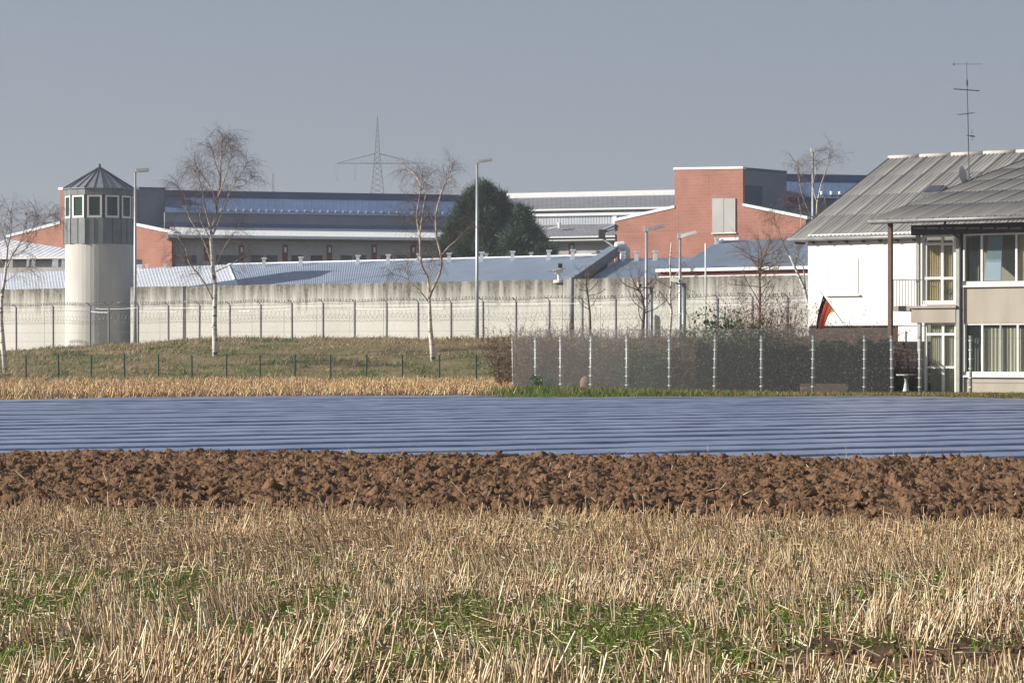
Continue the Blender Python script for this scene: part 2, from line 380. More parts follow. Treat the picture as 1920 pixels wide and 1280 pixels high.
c = pal[rng.choice(6, n, p=[.20, .22, .25, .09, .17, .07])] * rng.uniform(0.75, 1.12, (n, 1))
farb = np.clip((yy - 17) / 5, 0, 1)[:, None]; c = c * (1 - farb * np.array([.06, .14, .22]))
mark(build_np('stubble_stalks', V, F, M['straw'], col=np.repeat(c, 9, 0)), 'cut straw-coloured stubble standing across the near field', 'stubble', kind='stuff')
# a few straws ploughed up onto the soil
N = 700; yy = rng.uniform(24.5, 40, N); xx = rng.uniform(-1, 1, N) * (yy * 0.2 + .5); dr = np.stack([rng.normal(0, .8, N), rng.normal(0, .5, N), rng.uniform(.05, 1.1, N)], 1); dr /= np.linalg.norm(dr, axis=1)[:, None]
r0 = rng.uniform(.003, .0055, N); V, F = stalks(np.stack([xx, yy, plough_h(xx, yy) - .01], 1), dr, rng.uniform(.05, .2, N) * rng.uniform(.4, 1.1, N), r0, r0 * .7)
mark(build_np('buried_straw', V, F, M['straw'], col=np.repeat(pal[rng.choice(6, N)], 9, 0)), 'scattered straws sticking out of the ploughed soil', 'straw', kind='stuff')
# lying straw and chaff
N = 26000
yy = 11.2 + 18 * rng.random(N); xx = rng.uniform(-1, 1, N) * (yy * 0.193 + 1.0); uu = xx / yy * FOC + 960
ok = (yy < plough_near(uu)) & (rng.random(N) > 0.8 * bare(xx, yy)); xx, yy = xx[ok], yy[ok]; n = len(xx)
dr = np.stack([rng.normal(0, 1, n), rng.normal(0, 1, n), rng.normal(0.12, 0.15, n)], 1); dr /= np.linalg.norm(dr, axis=1)[:, None]
ln = rng.uniform(0.015, 0.08, n) + 0.12 * (rng.random(n) < 0.05); r0 = rng.uniform(0.0025, 0.005, n)
V, F = stalks(np.stack([xx, yy, rng.uniform(0.006, 0.05, n)], 1), dr, ln, r0, r0 * 0.8)
c = pal[rng.choice(6, n, p=[.24, .24, .2, .14, .1, .08])] * rng.uniform(0.75, 1.1, (n, 1))
mark(build_np('straw_litter', V, F, M['straw'], col=np.repeat(c, 9, 0)), 'loose chopped straw lying between the near stubble stalks', 'straw', kind='stuff')
# green weeds
N = 120000
yy = 11.2 + 17.5 * rng.random(N); xx = rng.uniform(-1, 1, N) * (yy * 0.193 + 1.0); uu = xx / yy * FOC + 960
gr = greenness(xx, yy)
ok = (yy < plough_near(uu) - .1) & (rng.random(N) < (0.10 + 0.90 * gr) * np.where(yy > 19, 0.4, .85) * (1 - 0.9 * bare(xx, yy))); xx, yy = xx[ok], yy[ok]; n = len(xx)
dr = np.stack([rng.normal(0, .45, n), rng.normal(0, .45, n), np.ones(n)], 1); dr /= np.linalg.norm(dr, axis=1)[:, None]
ln = rng.uniform(0.035, 0.10, n)
V, F = blades(np.stack([xx, yy, np.zeros(n)], 1), dr, ln, rng.uniform(.003, .006, n), np.stack([rng.normal(0, .03, n), rng.normal(0, .03, n), rng.uniform(-.02, 0, n)], 1))
c = np.array([0.11, 0.20, 0.035]) * rng.uniform(0.6, 1.5, (n, 1)) + np.array([0.06, 0.02, 0.0]) * rng.random((n, 1))
mark(build_np('field_grass', V, F, M['grass'], col=np.repeat(c, 5, 0)), 'patches of green weeds growing among the near stubble', 'grass', kind='stuff')
# clods on the bare patch
N = 260; xx = rng.normal(2.35, .7, N); yy = rng.normal(13.7, .35, N); sz = rng.uniform(.008, .035, N)
V, F = clods(xx, yy, sz * .2, sz); mark(build_np('bare_patch_soil', V, F, M['clod']), 'bare crumbly soil patch in the stubble near the bottom right corner', 'soil', kind='stuff')

# ------------------------------------------------------------------ far stubble band, verge grass, bank grass
N = 30000
yy = 81 + 74 * rng.random(N) ** 1.2; xx = rng.uniform(-1, 1, N) * (yy * 0.2 + 3); uu = xx / yy * FOC + 960
lim = np.interp(uu, [0, 300, 960], [140, 150, 152])
ok = (yy < lim) & (uu < 965 + (yy - 100) * 0.3) & (yy > film_far(uu) + 0.3); xx, yy = xx[ok], yy[ok]; n = len(xx)
dr = np.stack([rng.normal(0, .38, n), rng.normal(0, .3, n), np.ones(n)], 1); dr /= np.linalg.norm(dr, axis=1)[:, None]
ln = rng.uniform(0.10, 0.42, n); r0 = rng.uniform(0.012, 0.026, n)
V, F = stalks(np.stack([xx, yy, gz(xx, yy) - .02], 1), dr, ln, r0, r0 * .5, np.stack([rng.normal(0, .05, n), rng.normal(0, .03, n), np.zeros(n)], 1))
pal2 = np.array([(0.66, 0.46, 0.22), (0.52, 0.33, 0.15), (0.38, 0.20, 0.10), (0.74, 0.58, 0.34)])
c = pal2[rng.choice(4, n, p=[.28, .30, .26, .16])] * rng.uniform(0.8, 1.1, (n, 1))
mark(build_np('maize_stubble', V, F, M['straw'], col=np.repeat(c, 9, 0)), 'tan maize stubble band between the plastic rows and the grassy bank', 'stubble', kind='stuff')

N = 30000   # green verge in front of the mesh fence
uu = rng.uniform(900, 2150, N); ff = film_far(uu); yy = ff + 0.1 + rng.random(N) ** 1.4 * np.interp(uu, [900, 1000, 1300, 1700, 2150], [5, 9, 6.0, 3.2, 3.2]); xx = (uu - 960) / FOC * yy
ok = rng.random(N) < np.interp(uu, [900, 945, 1000, 1350, 1600, 2000], [0, 0.8, 1, 0.8, .35, .35]); xx, yy, uu = xx[ok], yy[ok], uu[ok]; n = len(xx)
dr = np.stack([rng.normal(0, .4, n), rng.normal(0, .4, n), np.ones(n)], 1); dr /= np.linalg.norm(dr, axis=1)[:, None]
V, F = blades(np.stack([xx, yy, gz(xx, yy)], 1), dr, rng.uniform(.10, .30, n) * np.interp(uu, [900, 1000, 1300, 1500, 1900], [1.2, 1.4, .9, .55, .5]), rng.uniform(.010, .02, n), np.stack([rng.normal(0, .06, n), rng.normal(0, .06, n), np.zeros(n)], 1))
dry = (rng.random(n) < np.interp(uu, [900, 1300, 1500, 1900], [.12, .25, .7, .65]))[:, None]
c = np.where(dry, np.array([0.30, 0.21, 0.09]), np.array([0.12, 0.185, 0.045])) * rng.uniform(0.6, 1.3, (n, 1))
mark(build_np('verge_grass', V, F, M['grass'], col=np.repeat(c, 5, 0)), 'strip of green grass along the foot of the mesh fence', 'grass', kind='stuff')

N = 95000
yy = FOOT - 4 + 66 * rng.random(N); xx = rng.uniform(-1, 1, N) * (yy * 0.2 + 3); q = wall_q(xx, yy)
ok = (q > 3.5) & (xx < 22); xx, yy, q = xx[ok], yy[ok], q[ok]
keep = (rng.random(len(xx)) < np.where(q < 7, 0.6, 1)); xx, yy = xx[keep], yy[keep]; n = len(xx)
tt = np.clip((yy - FOOT) / (crest_y(xx) - FOOT), -0.1, 1.1)
cl = vnoise(xx * .3, yy * .12, 51) * 0.65 + vnoise(xx * 1.2, yy * .5, 52) * 0.35
gmix = np.clip((cl - 0.47) * 5 + 0.30 - tt * 1.15 + (tt < 0.12) * 0.5, 0, 1)
dr = np.stack([rng.normal(0.1, .5, n), rng.normal(0, .4, n), np.ones(n)], 1); dr /= np.linalg.norm(dr, axis=1)[:, None]
ln = rng.uniform(.10, .40, n) * (0.35 + 1.4 * vnoise(xx * .9, yy * .5, 53) ** 2)
V, F = blades(np.stack([xx, yy, gz(xx, yy) - .03], 1), dr, ln, rng.uniform(.018, .036, n), np.stack([rng.normal(0.05, .14, n), rng.normal(0, .1, n), np.zeros(n)], 1))
tan = np.array([[0.37, 0.27, 0.16], [0.28, 0.20, 0.12], [0.42, 0.33, 0.20]])[rng.choice(3, n)]
grn = np.array([[0.15, 0.175, 0.06], [0.11, 0.15, 0.05]])[rng.choice(2, n)]
c = np.where((rng.random(n) < gmix)[:, None], grn, tan) * rng.uniform(.6, 1.2, (n, 1)) * (0.62 + 0.7 * vnoise(xx * 1.2, yy * .6, 54))[:, None]
mark(build_np('bank_grass', V, F, M['grass'], col=np.repeat(c, 5, 0)), 'rough brown and green grass covering the sloping bank', 'grass', kind='stuff')
# low dirt heaps at the bank's foot
heap = MB()
for u, L, h in ((205, 4.2, .28), (232, 2.5, .25), (405, 3.0, .34), (62, 3.2, .2), (110, 4.0, .18), (320, 2.5, .2)):
    d = 152; x = (u - 960) / FOC * d; z = float(gz(x, d)) - .05; m = 14; rows = []
    for j in range(5):
        a = j / 4
        rows.append([Vector((x + (i / m - .5) * L, d - .9 + a * 1.8, z + h * math.sin(math.pi * i / m) ** .8 * math.sin(math.pi * a) * random.uniform(.8, 1.15) + .01)) for i in range(m + 1)])
    for j in range(4):
        for i in range(m): heap.face([rows[j][i], rows[j][i + 1], rows[j + 1][i + 1], rows[j + 1][i]])
mark(heap.build('soil_heap', M['field_soil'], base=(-20, 152, 0)), 'low brown soil heaps along the foot of the bank', 'soil', kind='stuff')

# ================================================================== perimeter wall
def concrete_wall_mat():
    m = bpy.data.materials.new('stained_concrete'); m.use_nodes = True; n = m.node_tree; b = n.nodes['Principled BSDF']
    b.inputs['Roughness'].default_value = 0.9; b.inputs['Specular IOR Level'].default_value = 0.2
    geo = n.nodes.new('ShaderNodeNewGeometry'); sep = n.nodes.new('ShaderNodeSeparateXYZ'); n.links.new(geo.outputs['Position'], sep.inputs[0])
    def noise(scale, stretch, detail=5):
        mp = n.nodes.new('ShaderNodeMapping'); mp.inputs['Scale'].default_value = stretch; n.links.new(geo.outputs['Position'], mp.inputs[0])
        z = n.nodes.new('ShaderNodeTexNoise'); z.inputs['Scale'].default_value = scale; z.inputs['Detail'].default_value = detail; n.links.new(mp.outputs[0], z.inputs['Vector']); return z.outputs['Fac']
    def math_(op, a, bb=None, clamp=False):
        q = n.nodes.new('ShaderNodeMath'); q.operation = op; q.use_clamp = clamp
        for i, val in enumerate((a, bb)):
            if val is None: continue
            if isinstance(val, (int, float)): q.inputs[i].default_value = val
            else: n.links.new(val, q.inputs[i])
        return q.outputs[0]
    streak = noise(1.6, (1.5, 1.5, 0.16)); fine = noise(5.0, (1, 1, 1)); broad = noise(0.25, (1, 1, 0.6), 3)
    # algae runs hang from the top edge of the wall (6.75 m) by an uneven length
    depth = math_('MULTIPLY', math_('SUBTRACT', 6.75, sep.outputs['Z']), 0.52)
    run = math_('SUBTRACT', math_('MULTIPLY', streak, 2.3), math_('ADD', depth, 0.18), True)
    run = math_('MULTIPLY', run, math_('ADD', math_('MULTIPLY', fine, 0.9), 0.45), True)
    cr = n.nodes.new('ShaderNodeValToRGB'); cr.color_ramp.elements[0].position = .3; cr.color_ramp.elements[1].position = .7
    cr.color_ramp.elements[0].color = (0.43, 0.42, 0.39, 1); cr.color_ramp.elements[1].color = (0.54, 0.53, 0.49, 1)
    n.links.new(math_('ADD', math_('MULTIPLY', broad, .6), math_('MULTIPLY', fine, .4)), cr.inputs[0])
    mx = n.nodes.new('ShaderNodeMix'); mx.data_type = 'RGBA'; n.links.new(run, mx.inputs[0]); n.links.new(cr.outputs[0], mx.inputs[6]); mx.inputs[7].default_value = (0.10, 0.09, 0.075, 1)
    n.links.new(mx.outputs[2], b.inputs['Base Color'])
    bp = n.nodes.new('ShaderNodeBump'); bp.inputs['Strength'].default_value = .3; bp.inputs['Distance'].default_value = .03; n.links.new(fine, bp.inputs['Height']); n.links.new(bp.outputs[0], b.inputs['Normal'])
    return m
M['wall'] = concrete_wall_mat()
M['tower_concrete'] = mat('tower_concrete', (0.58, 0.565, 0.53), (0.47, 0.455, 0.43), 0.6, 0.85, 0.2, bump=0.15, bscale=8, stretch=(1, 1, .3))
M['joint'] = mat('joint_seal', (0.30, 0.29, 0.27), None, 5, .9, .1)

WZ = EYE + 112 / FOC * 230
wall = thing('perimeter_wall', 'long stained concrete prison wall behind the wire fence', 'wall', (WALL.A.x, WALL.A.y, 0))
pw = 3.35; a0 = WALL.A - WALL.t * 8; T3 = WALL.T(); W3 = WALL.W()
for i in range(32):
    pc = a0 + WALL.t * ((i + .5) * pw); uc = pc.x / pc.y * FOC + 960
    if 125 < uc < 240: continue
    o = Vector((a0.x, a0.y, 0)) + T3 * (i * pw); mb = MB(); e = 0.012; kk = random.uniform(-.012, .012)
    p0 = o + T3 * e + W3 * kk; p1 = o + T3 * (pw - e) + W3 * kk; zt = WZ + random.uniform(-.03, .03)
    # the panel with a slightly chamfered coping edge
    prof = [(0.0, -0.3), (0.0, zt - .06), (0.06, zt), (0.24, zt), (0.3, zt - .06), (0.3, -0.3)]
    poly = [p0 + W3 * k + Vector((0, 0, z)) for k, z in prof]
    mb.prism(poly, p1 - p0); mb.build('wall_panel', M['wall'], wall)
    if i:
        mb = MB(); q = o - T3 * .03 + W3 * .05; mb.prism([q, q + T3 * .06, q + T3 * .06 + W3 * .2, q + W3 * .2], (0, 0, WZ - .12)); mb.build('panel_joint', M['joint'], wall)

# ================================================================== watch tower
tw_d = 223.6; tc = P(187, 655, tw_d); px = tw_d / FOC
tower = thing('watch_tower', 'round concrete watchtower with grey metal cabin and pointed roof', 'watchtower', (tc.x, tc.y, 0.5))
M['cladding'] = mat('zinc_cladding', (0.20, 0.215, 0.225), (0.15, 0.165, 0.175), 1.2, 0.5, 0.4, 0.0, vary=.08)
M['roofzinc'] = mat('zinc_roof', (0.27, 0.29, 0.30), (0.21, 0.23, 0.245), 1.5, 0.4, 0.5, 0.35, vary=.08)
M['seam'] = mat('dark_seam', (0.055, 0.055, 0.075), None, 5, .5, .4)
def glass_mat(name, tint, mixf=0.35, rough=0.05):
    m = bpy.data.materials.new(name); m.use_nodes = True; n = m.node_tree; b = n.nodes['Principled BSDF']
    b.inputs['Base Color'].default_value = (*tint, 1); b.inputs['Roughness'].default_value = rough; b.inputs['Specular IOR Level'].default_value = .6
    tr = n.nodes.new('ShaderNodeBsdfTransparent'); tr.inputs[0].default_value = (0.93, 0.95, 0.94, 1); mx = n.nodes.new('ShaderNodeMixShader'); mx.inputs[0].default_value = mixf
    n.links.new(b.outputs[0], mx.inputs[2]); n.links.new(tr.outputs[0], mx.inputs[1]); n.links.new(mx.outputs[0], n.nodes['Material Output'].inputs[0]); return m
M['glass'] = glass_mat('window_glass', (0.05, 0.07, 0.075), 0.14)
M['towerglass'] = glass_mat('tinted_glass', (0.02, 0.06, 0.05), 0.75)
R = 64 * px; zc0 = EYE + (VH - 459) * px; zc1 = EYE + (VH - 355) * px
def ring(r, z, n=48, off=0.0): return [Vector((tc.x + r * math.sin(off + 2 * math.pi * i / n), tc.y - r * math.cos(off + 2 * math.pi * i / n), z)) for i in range(n)]
mb = MB(); zs = [-0.3, 2.5, 5, 7.5, zc0 + .02]
rg = [ring(R, z) for z in zs]
for a, b in zip(rg, rg[1:]):
    for i in range(48): mb.face([a[i], a[(i + 1) % 48], b[(i + 1) % 48], b[i]])
mb.build('shaft', M['tower_concrete'], tower, smooth=True)
mb = MB(); mb.prism(list(reversed(ring(R - .15, zc0 + .02, 24))), (0, 0, .12)); mb.build('cabin_floor', M['joint'], tower)
Rc = 66.5 * px / math.cos(math.radians(0)); zwb = EYE + (VH - 411) * px; zwt = EYE + (VH - 369) * px
def dod(r, z, k): a = math.radians(-15 + 30 * k); return Vector((tc.x + r * math.sin(a), tc.y - r * math.cos(a), z))
for k in range(12):
    A0, B0 = dod(Rc, 0, k), dod(Rc, 0, k + 1); nrm = (A0 + B0) / 2 - Vector((tc.x, tc.y, 0)); nrm.normalize(); up = Vector((0, 0, 1))
    def slab(name, f0, f1, z0, z1, k0, k1, m, par, e=0.0):
        q = MB(); a = A0.lerp(B0, f0); b = A0.lerp(B0, f1)
        q.hexa([a + nrm * k1 + up * z0, b + nrm * k1 + up * z0, b + nrm * k1 + up * z1, a + nrm * k1 + up * z1, a + nrm * k0 + up * z0, b + nrm * k0 + up * z0, b + nrm * k0 + up * z1, a + nrm * k0 + up * z1])
        return q.build(name, m, par)
    for f0, f1 in ((0.012, 0.488), (0.512, 0.988)):
        slab('cladding_panel', f0, f1, zc0, zwb - .03, -.06, 0, M['cladding'], tower)
        slab('cladding_panel', f0, f1, zwt + .03, zc1, -.06, 0, M['cladding'], tower)
    slab('backing', 0.0, 1, zc0, zwb, -.12, -.05, M['seam'], tower); slab('backing', 0.0, 1, zwt, zc1, -.12, -.05, M['seam'], tower)
    for f in (0.5, 1.0):
        slab('standing_seam', f - .012, f + .012, zc0, zwb - .03, -.05, .035, M['seam'], tower)
    fr = slab('window_frame', 0.10, 0.90, zwb, zwb + .18, -.14, -.02, M['white'], tower)
    slab('frame_rail', 0.10, 0.90, zwt - .14, zwt, -.14, -.02, M['white'], fr)
    slab('frame_stile', 0.10, 0.20, zwb + .18, zwt - .14, -.14, -.02, M['white'], fr); slab('frame_stile', 0.80, 0.90, zwb + .18, zwt - .14, -.14, -.02, M['white'], fr)
    slab('pane', 0.20, 0.80, zwb + .18, zwt - .14, -.11, -.09, M['towerglass'], fr)
    slab('corner_post', -.07, 0.07, zwb - .03, zwt + .03, -.2, -.06, M['seam'], tower)
mb = MB(); mb.prism(list(reversed(ring(Rc * .45, zwb - .6, 12))), (0, 0, .9)); mb.build('control_desk', M['joint'], tower)
mb = MB(); mb.prism(list(reversed(ring(Rc - .3, zwt + .2, 12, math.radians(15)))), (0, 0, .1)); mb.build('cabin_ceiling', M['joint'], tower)
apex = Vector((tc.x, tc.y, EYE + (VH - 313) * px)); Re = Rc * 1.035; ze = zc1 - .02
for k in range(24):
    def rp(q):   # eave points on the 12-gon, two panels per side
        kk, h = divmod(q, 2); a = dod(Re, ze, kk); b = dod(Re, ze, kk + 1); return a if h == 0 else (a + b) / 2
    a, b = rp(k), rp(k + 1); q = MB(); q.prism([a, b, apex], (0, 0, -.06)); q.build('roof_panel', M['roofzinc'], tower)
    q = MB(); q.tube([a + Vector((0, 0, .03)), apex + Vector((0, 0, .03))], [.05, .03], 5); q.build('roof_seam', M['seam'], tower)
mb = MB(); mb.tube([apex + Vector((0, 0, -.1)), apex + Vector((0, 0, .18)), apex + Vector((0, 0, .3))], [.09, .1, .02], 8); mb.build('finial', M['seam'], tower)

# ================================================================== wire fence in front of the wall
FEN = Plane(0, 230, 35.8); FEN.A = WALL.A - WALL.w * 7
fence = thing('security_fence', 'tall wire fence with razor coils on top before the concrete wall', 'fence', (FEN.A.x, FEN.A.y, 1))
FT = 3.05   # metres from eye-level datum of the posts' top
posts_u = [-30, 30.7, 100, 169, 204, 259, 316, 374, 431, 489, 547.7, 606, 665, 725, 784.7, 846, 906, 968, 1030, 1092, 1155, 1218, 1281, 1345.6, 1411, 1477, 1545]
ztop = EYE + 85 / FOC * FEN.d(500)
pts_top = []
for u in posts_u:
    p = FEN.xy(u); q = MB(); zb = float(gz(p.x, p.y)) - .3; zt = ztop + random.uniform(-.05, .05)
    l = random.uniform(-.02, .02)
    q.tube([(p.x, p.y, zb), (p.x + l, p.y, zt)], .08, 8)
    po = q.build('post', M['darkpost'], fence)
    q = MB(); q.tube([(p.x + l, p.y, zt - .02), (p.x + l - .12, p.y - .1, zt + .16), (p.x + l - .32, p.y - .2, zt + .26)], [.035, .03, .025], 6); q.build('bracket', M['darkpost'], po)
    pts_top.append(Vector((p.x, p.y, zt)))
a = pts_top[0]; b = pts_top[-1]; L = (b - a).length; dirv = (b - a).normalized()
def coil(z, r, pitch, wire, m, name, sag=0.0):
    q = MB(); nseg = 8; tot = int(L / pitch * nseg); pts = []
    side = Vector((-dirv.y, dirv.x, 0))
    for i in range(tot):
        ang = 2 * math.pi * i / nseg; s_ = i * pitch / nseg; rr = r * (0.8 + .35 * float(vnoise(s_ * .5, z, 61)))
        pts.append(a + dirv * s_ + Vector((0, 0, z)) + side * (rr * math.cos(ang)) + Vector((0, 0, rr * math.sin(ang) + .05 * math.sin(s_ * .9))))
    q.tube(pts, wire, 3, False); return q.build(name, m, fence)
coil(.22, .13, .30, .015, M['wire'], 'razor_coil'); coil(.2, .10, .23, .012, M['wire'], 'razor_coil')
coil(-.75, .42, .42, .007, M['wire'], 'razor_coil'); coil(-1.12, .30, .36, .007, M['wire'], 'razor_coil')
for z, r in ((-.06, .012), (-.35, .008), (-1.3, .008), (-2.1, .007), (-2.8, .007)):
    q = MB(); q.tube([a + Vector((0, 0, z)), b + Vector((0, 0, z))], r, 4); q.build('strand_wire', M['wire'], fence)
for k in range(3, len(pts_top) - 1):  # broken white lengths paint the sun's glint along the wires
    for z, prob, r in ((-.18, .75, .02), (-.46, .9, .032)):
        if random.random() < prob:
            f0, f1 = (0.03, .97) if random.random() < .6 else sorted((random.random(), random.random()))
            p, r2 = pts_top[k], pts_top[k + 1]; up = Vector((0, 0, 1))
            q = MB(); m_ = p.lerp(r2, (f0 + f1) / 2); q.tube([p.lerp(r2, f0) + up * z, m_ + up * (z - .03), p.lerp(r2, f1) + up * z], r, 5); q.build('tension_wire', M['glintwire'], fence)

# ================================================================== green boundary fence at the foot of the bank
bf = thing('boundary_fence', 'low line of thin dark green posts at the foot of the bank', 'fence', (-20, FOOT - 1, -.2))
bp_u = [-13, 49, 110, 171, 233, 297, 360, 424.5, 488, 553, 620, 687, 755, 824, 893, 958]
tops = []
for u in bp_u:
    d = FOOT - 5 + 1.0 * math.sin(u * .01); x = (u - 960) / FOC * d; z = float(gz(x, d)); q = MB(); h = 1.5 + random.uniform(-.06, .06); l = random.uniform(-.025, .025)
    q.tube([(x, d, z - .2), (x + l, d, z + h)], .05, 6); q.build('post', M['green_post'], bf); tops.append(Vector((x + l, d, z)))
for h in (.3, .75, 1.15, 1.5):
    q = MB(); q.tube([t_ + Vector((0, 0, h)) for t_ in tops], .004, 3); q.build('line_wire', M['green_post'], bf)

# ================================================================== street lamps
M['lamphead'] = mat('lamp_housing', (0.36, 0.36, 0.37), (0.28, 0.28, 0.30), 5, .5, .4)
M['lampwhite'] = mat('lamp_housing_light', (0.78, 0.77, 0.72), (0.70, 0.69, 0.66), 5, .5, .4)
M['lampglass'] = mat('lamp_diffuser', (0.5, 0.5, 0.48), None, 5, .2, .6)
def lamp(u, vtop, d, label, head, tilt=0.1, hw=None, zb=None, pr=.09, m='lamphead', yaw=0.0):
    b = P(u, vtop, d); z0 = float(gz(b.x, b.y)) if zb is None else zb
    t = thing('street_lamp', label, 'street lamp', (b.x, b.y, z0), 'tall mast lamps')
    q = MB(); zt = b.z; q.tube([(b.x, b.y, z0 - .2), (b.x, b.y, lerp(z0, zt, .3)), (b.x, b.y, zt)], [pr, pr * .85, pr * .6], 10); q.build('pole', M['zinc'], t, smooth=True)
    q = MB(); q.box((b.x - .13, b.y - .1, zt - .12), (b.x + .13, b.y + .1, zt + .16)); q.build('bracket', M['lampwhite'], t)
    Lh = head[0]; hh = head[1]; q = MB(); ca, sa = math.cos(yaw), math.sin(yaw)
    def hp(x, y, z): return Vector((b.x + .1 + x * ca - y * sa, b.y + x * sa + y * ca, zt + .02 + z + x * tilt))
    q.hexa([hp(0, -.16, -hh * .5), hp(Lh, -.20, -hh * .35), hp(Lh * .97, -.17, hh * .5), hp(0, -.12, hh * .45), hp(0, .16, -hh * .5), hp(Lh, .20, -hh * .35), hp(Lh * .97, .17, hh * .5), hp(0, .12, hh * .45)])
    ho = q.build('lamp_head', M[m], t)
    q = MB(); q.hexa([hp(Lh * .25, -.12, -hh * .58), hp(Lh * .92, -.15, -hh * .46), hp(Lh * .92, -.15, -hh * .3), hp(Lh * .25, -.12, -hh * .3), hp(Lh * .25, .12, -hh * .58), hp(Lh * .92, .15, -hh * .46), hp(Lh * .92, .15, -hh * .3), hp(Lh * .25, .12, -hh * .3)]); q.build('diffuser', M['lampglass'], ho)
    return t
lamp(253.5, 320, 217, 'tall lamp mast right beside the round watchtower', (1.0, .32), .03, pr=.15)
lamp(894.5, 303, 190, 'tall lamp mast standing before the dark conifer', (1.0, .2), .12, pr=.14)
lamp(1212, 430, 150, 'grey-headed lamp mast before the red brick gable, left of the pale-headed one', (.92, .2), .2, pr=.12, zb=-.1)
lamp(1275, 443, 146, 'pale-headed lamp mast before the red brick gable', (.8, .22), .25, pr=.11, zb=-.1, m='lampwhite')
lamp(1524, 282, 178, 'tall lamp mast rising behind the white house roof edge', (.85, .2), .12, pr=.12)
# plain grey masts and the white pole
for u, vt, d, r, lab, m in ((422, 536, 221, .17, 'plain grey column against the concrete wall right of the left birch', 'darkpost'), (1072, 521, 190, .17, 'plain grey column at the wall under the roof camera', 'darkpost'), (1323, 458, 182, .06, 'thin white flagpole before the concrete wall', 'whitemetal')):
    b = P(u, vt, d); z0 = float(gz(b.x, b.y)); q = MB(); q.tube([(b.x, b.y, z0 - .2), (b.x, b.y, b.z), (b.x, b.y, b.z + .06)], [r, r * .95, r * .5], 10)
    mark(q.build('mast', M[m], base=(b.x, b.y, z0), smooth=True), lab, 'mast')

# ================================================================== cameras
def cctv_head(t, p, L, r, yaw, pitch=-.15, m='lampwhite'):
    q = MB(); dx = Vector((math.cos(yaw) * math.cos(pitch), math.sin(yaw) * math.cos(pitch), math.sin(pitch))); sd_ = Vector((-math.sin(yaw), math.cos(yaw), 0)); up = dx.cross(sd_)
    if up.z < 0: up = -up
    def c(a, s_, h): return p + dx * a + sd_ * s_ + up * h
    q.hexa([c(-L / 2, -r, -r), c(L / 2, -r, -r * .9), c(L / 2, -r, r * .9), c(-L / 2, -r, r), c(-L / 2, r, -r), c(L / 2, r, -r * .9), c(L / 2, r, r * .9), c(-L / 2, r, r)])
    h = q.build('camera_housing', M[m], t)
    q = MB(); q.hexa([c(-L / 2 - .02, -r * 1.15, r * 1.03), c(L / 2 + .12, -r * 1.15, r * .95), c(L / 2 + .12, -r * 1.15, r * 1.12), c(-L / 2 - .02, -r * 1.15, r * 1.2), c(-L / 2 - .02, r * 1.15, r * 1.03), c(L / 2 + .12, r * 1.15, r * .95), c(L / 2 + .12, r * 1.15, r * 1.12), c(-L / 2 - .02, r * 1.15, r * 1.2)]); q.build('sunshield', M[m], h)
    q = MB(); q.tube([c(L / 2 - .02, 0, 0), c(L / 2 + .03, 0, 0)], r * .7, 10); q.build('lens', M['seam'], h)
M['camgreen'] = mat('galvanised_mast', (0.24, 0.27, 0.26), (0.17, 0.19, 0.19), 6, .5, .5, .3)
# camera on the wall top
d = WALL.d(1048) + .15; b = P(1048, 527, d); t = thing('wall_camera', 'white surveillance camera on a stubby stand on the wall top', 'camera', b)
q = MB(); q.tube([b + Vector((0, 0, -.12)), b + Vector((0, 0, .06)), b + Vector((0, 0, .1))], [.42, .4, .12], 12); q.build('base_plate', M['lampwhite'], t)
q = MB(); q.tube([b + Vector((0, 0, .08)), b + Vector((0, 0, .62))], .11, 10); q.build('stand', M['lampwhite'], t)
cctv_head(t, b + Vector((-.05, -.1, .72)), .62, .13, math.radians(-150)); cctv_head(t, b + Vector((.1, 0, 1.12)), .34, .15, math.radians(-90), m='seam')
q = MB(); q.tube([b + Vector((-.8, 0, .70)), b + Vector((.5, .1, .95))], .03, 6); q.build('arm', M['darkpost'], t)
def cam_mast(u, vt, d, r, cu, cv, L, hr, yaw, lab, zb):
    b = P(u, vt, d); t = thing('camera_mast', lab, 'camera mast', (b.x, b.y, zb))
    q = MB(); q.tube([(b.x, b.y, zb - .2), (b.x, b.y, b.z)], r, 12); q.build('mast', M['camgreen'], t, smooth=True)
    c = P(cu, cv, d - .2); q = MB(); q.tube([b + Vector((0, 0, -.05)), Vector((c.x + .1, b.y - .1, b.z - .02)), c + Vector((.05, 0, -hr))], .03, 6); q.build('arm', M['seam'], t)
    cctv_head(t, c, L, hr, yaw, -.2)
cam_mast(1282.5, 531, 118, .095, 1265, 525, .42, .09, math.radians(-12), 'thick grey mast with a long white surveillance camera on a side arm', .05)
cam_mast(1221, 538, 140, .09, 1199, 534, .2, .1, math.radians(-70), 'shorter dark mast carrying a small round-ended white camera', 0)

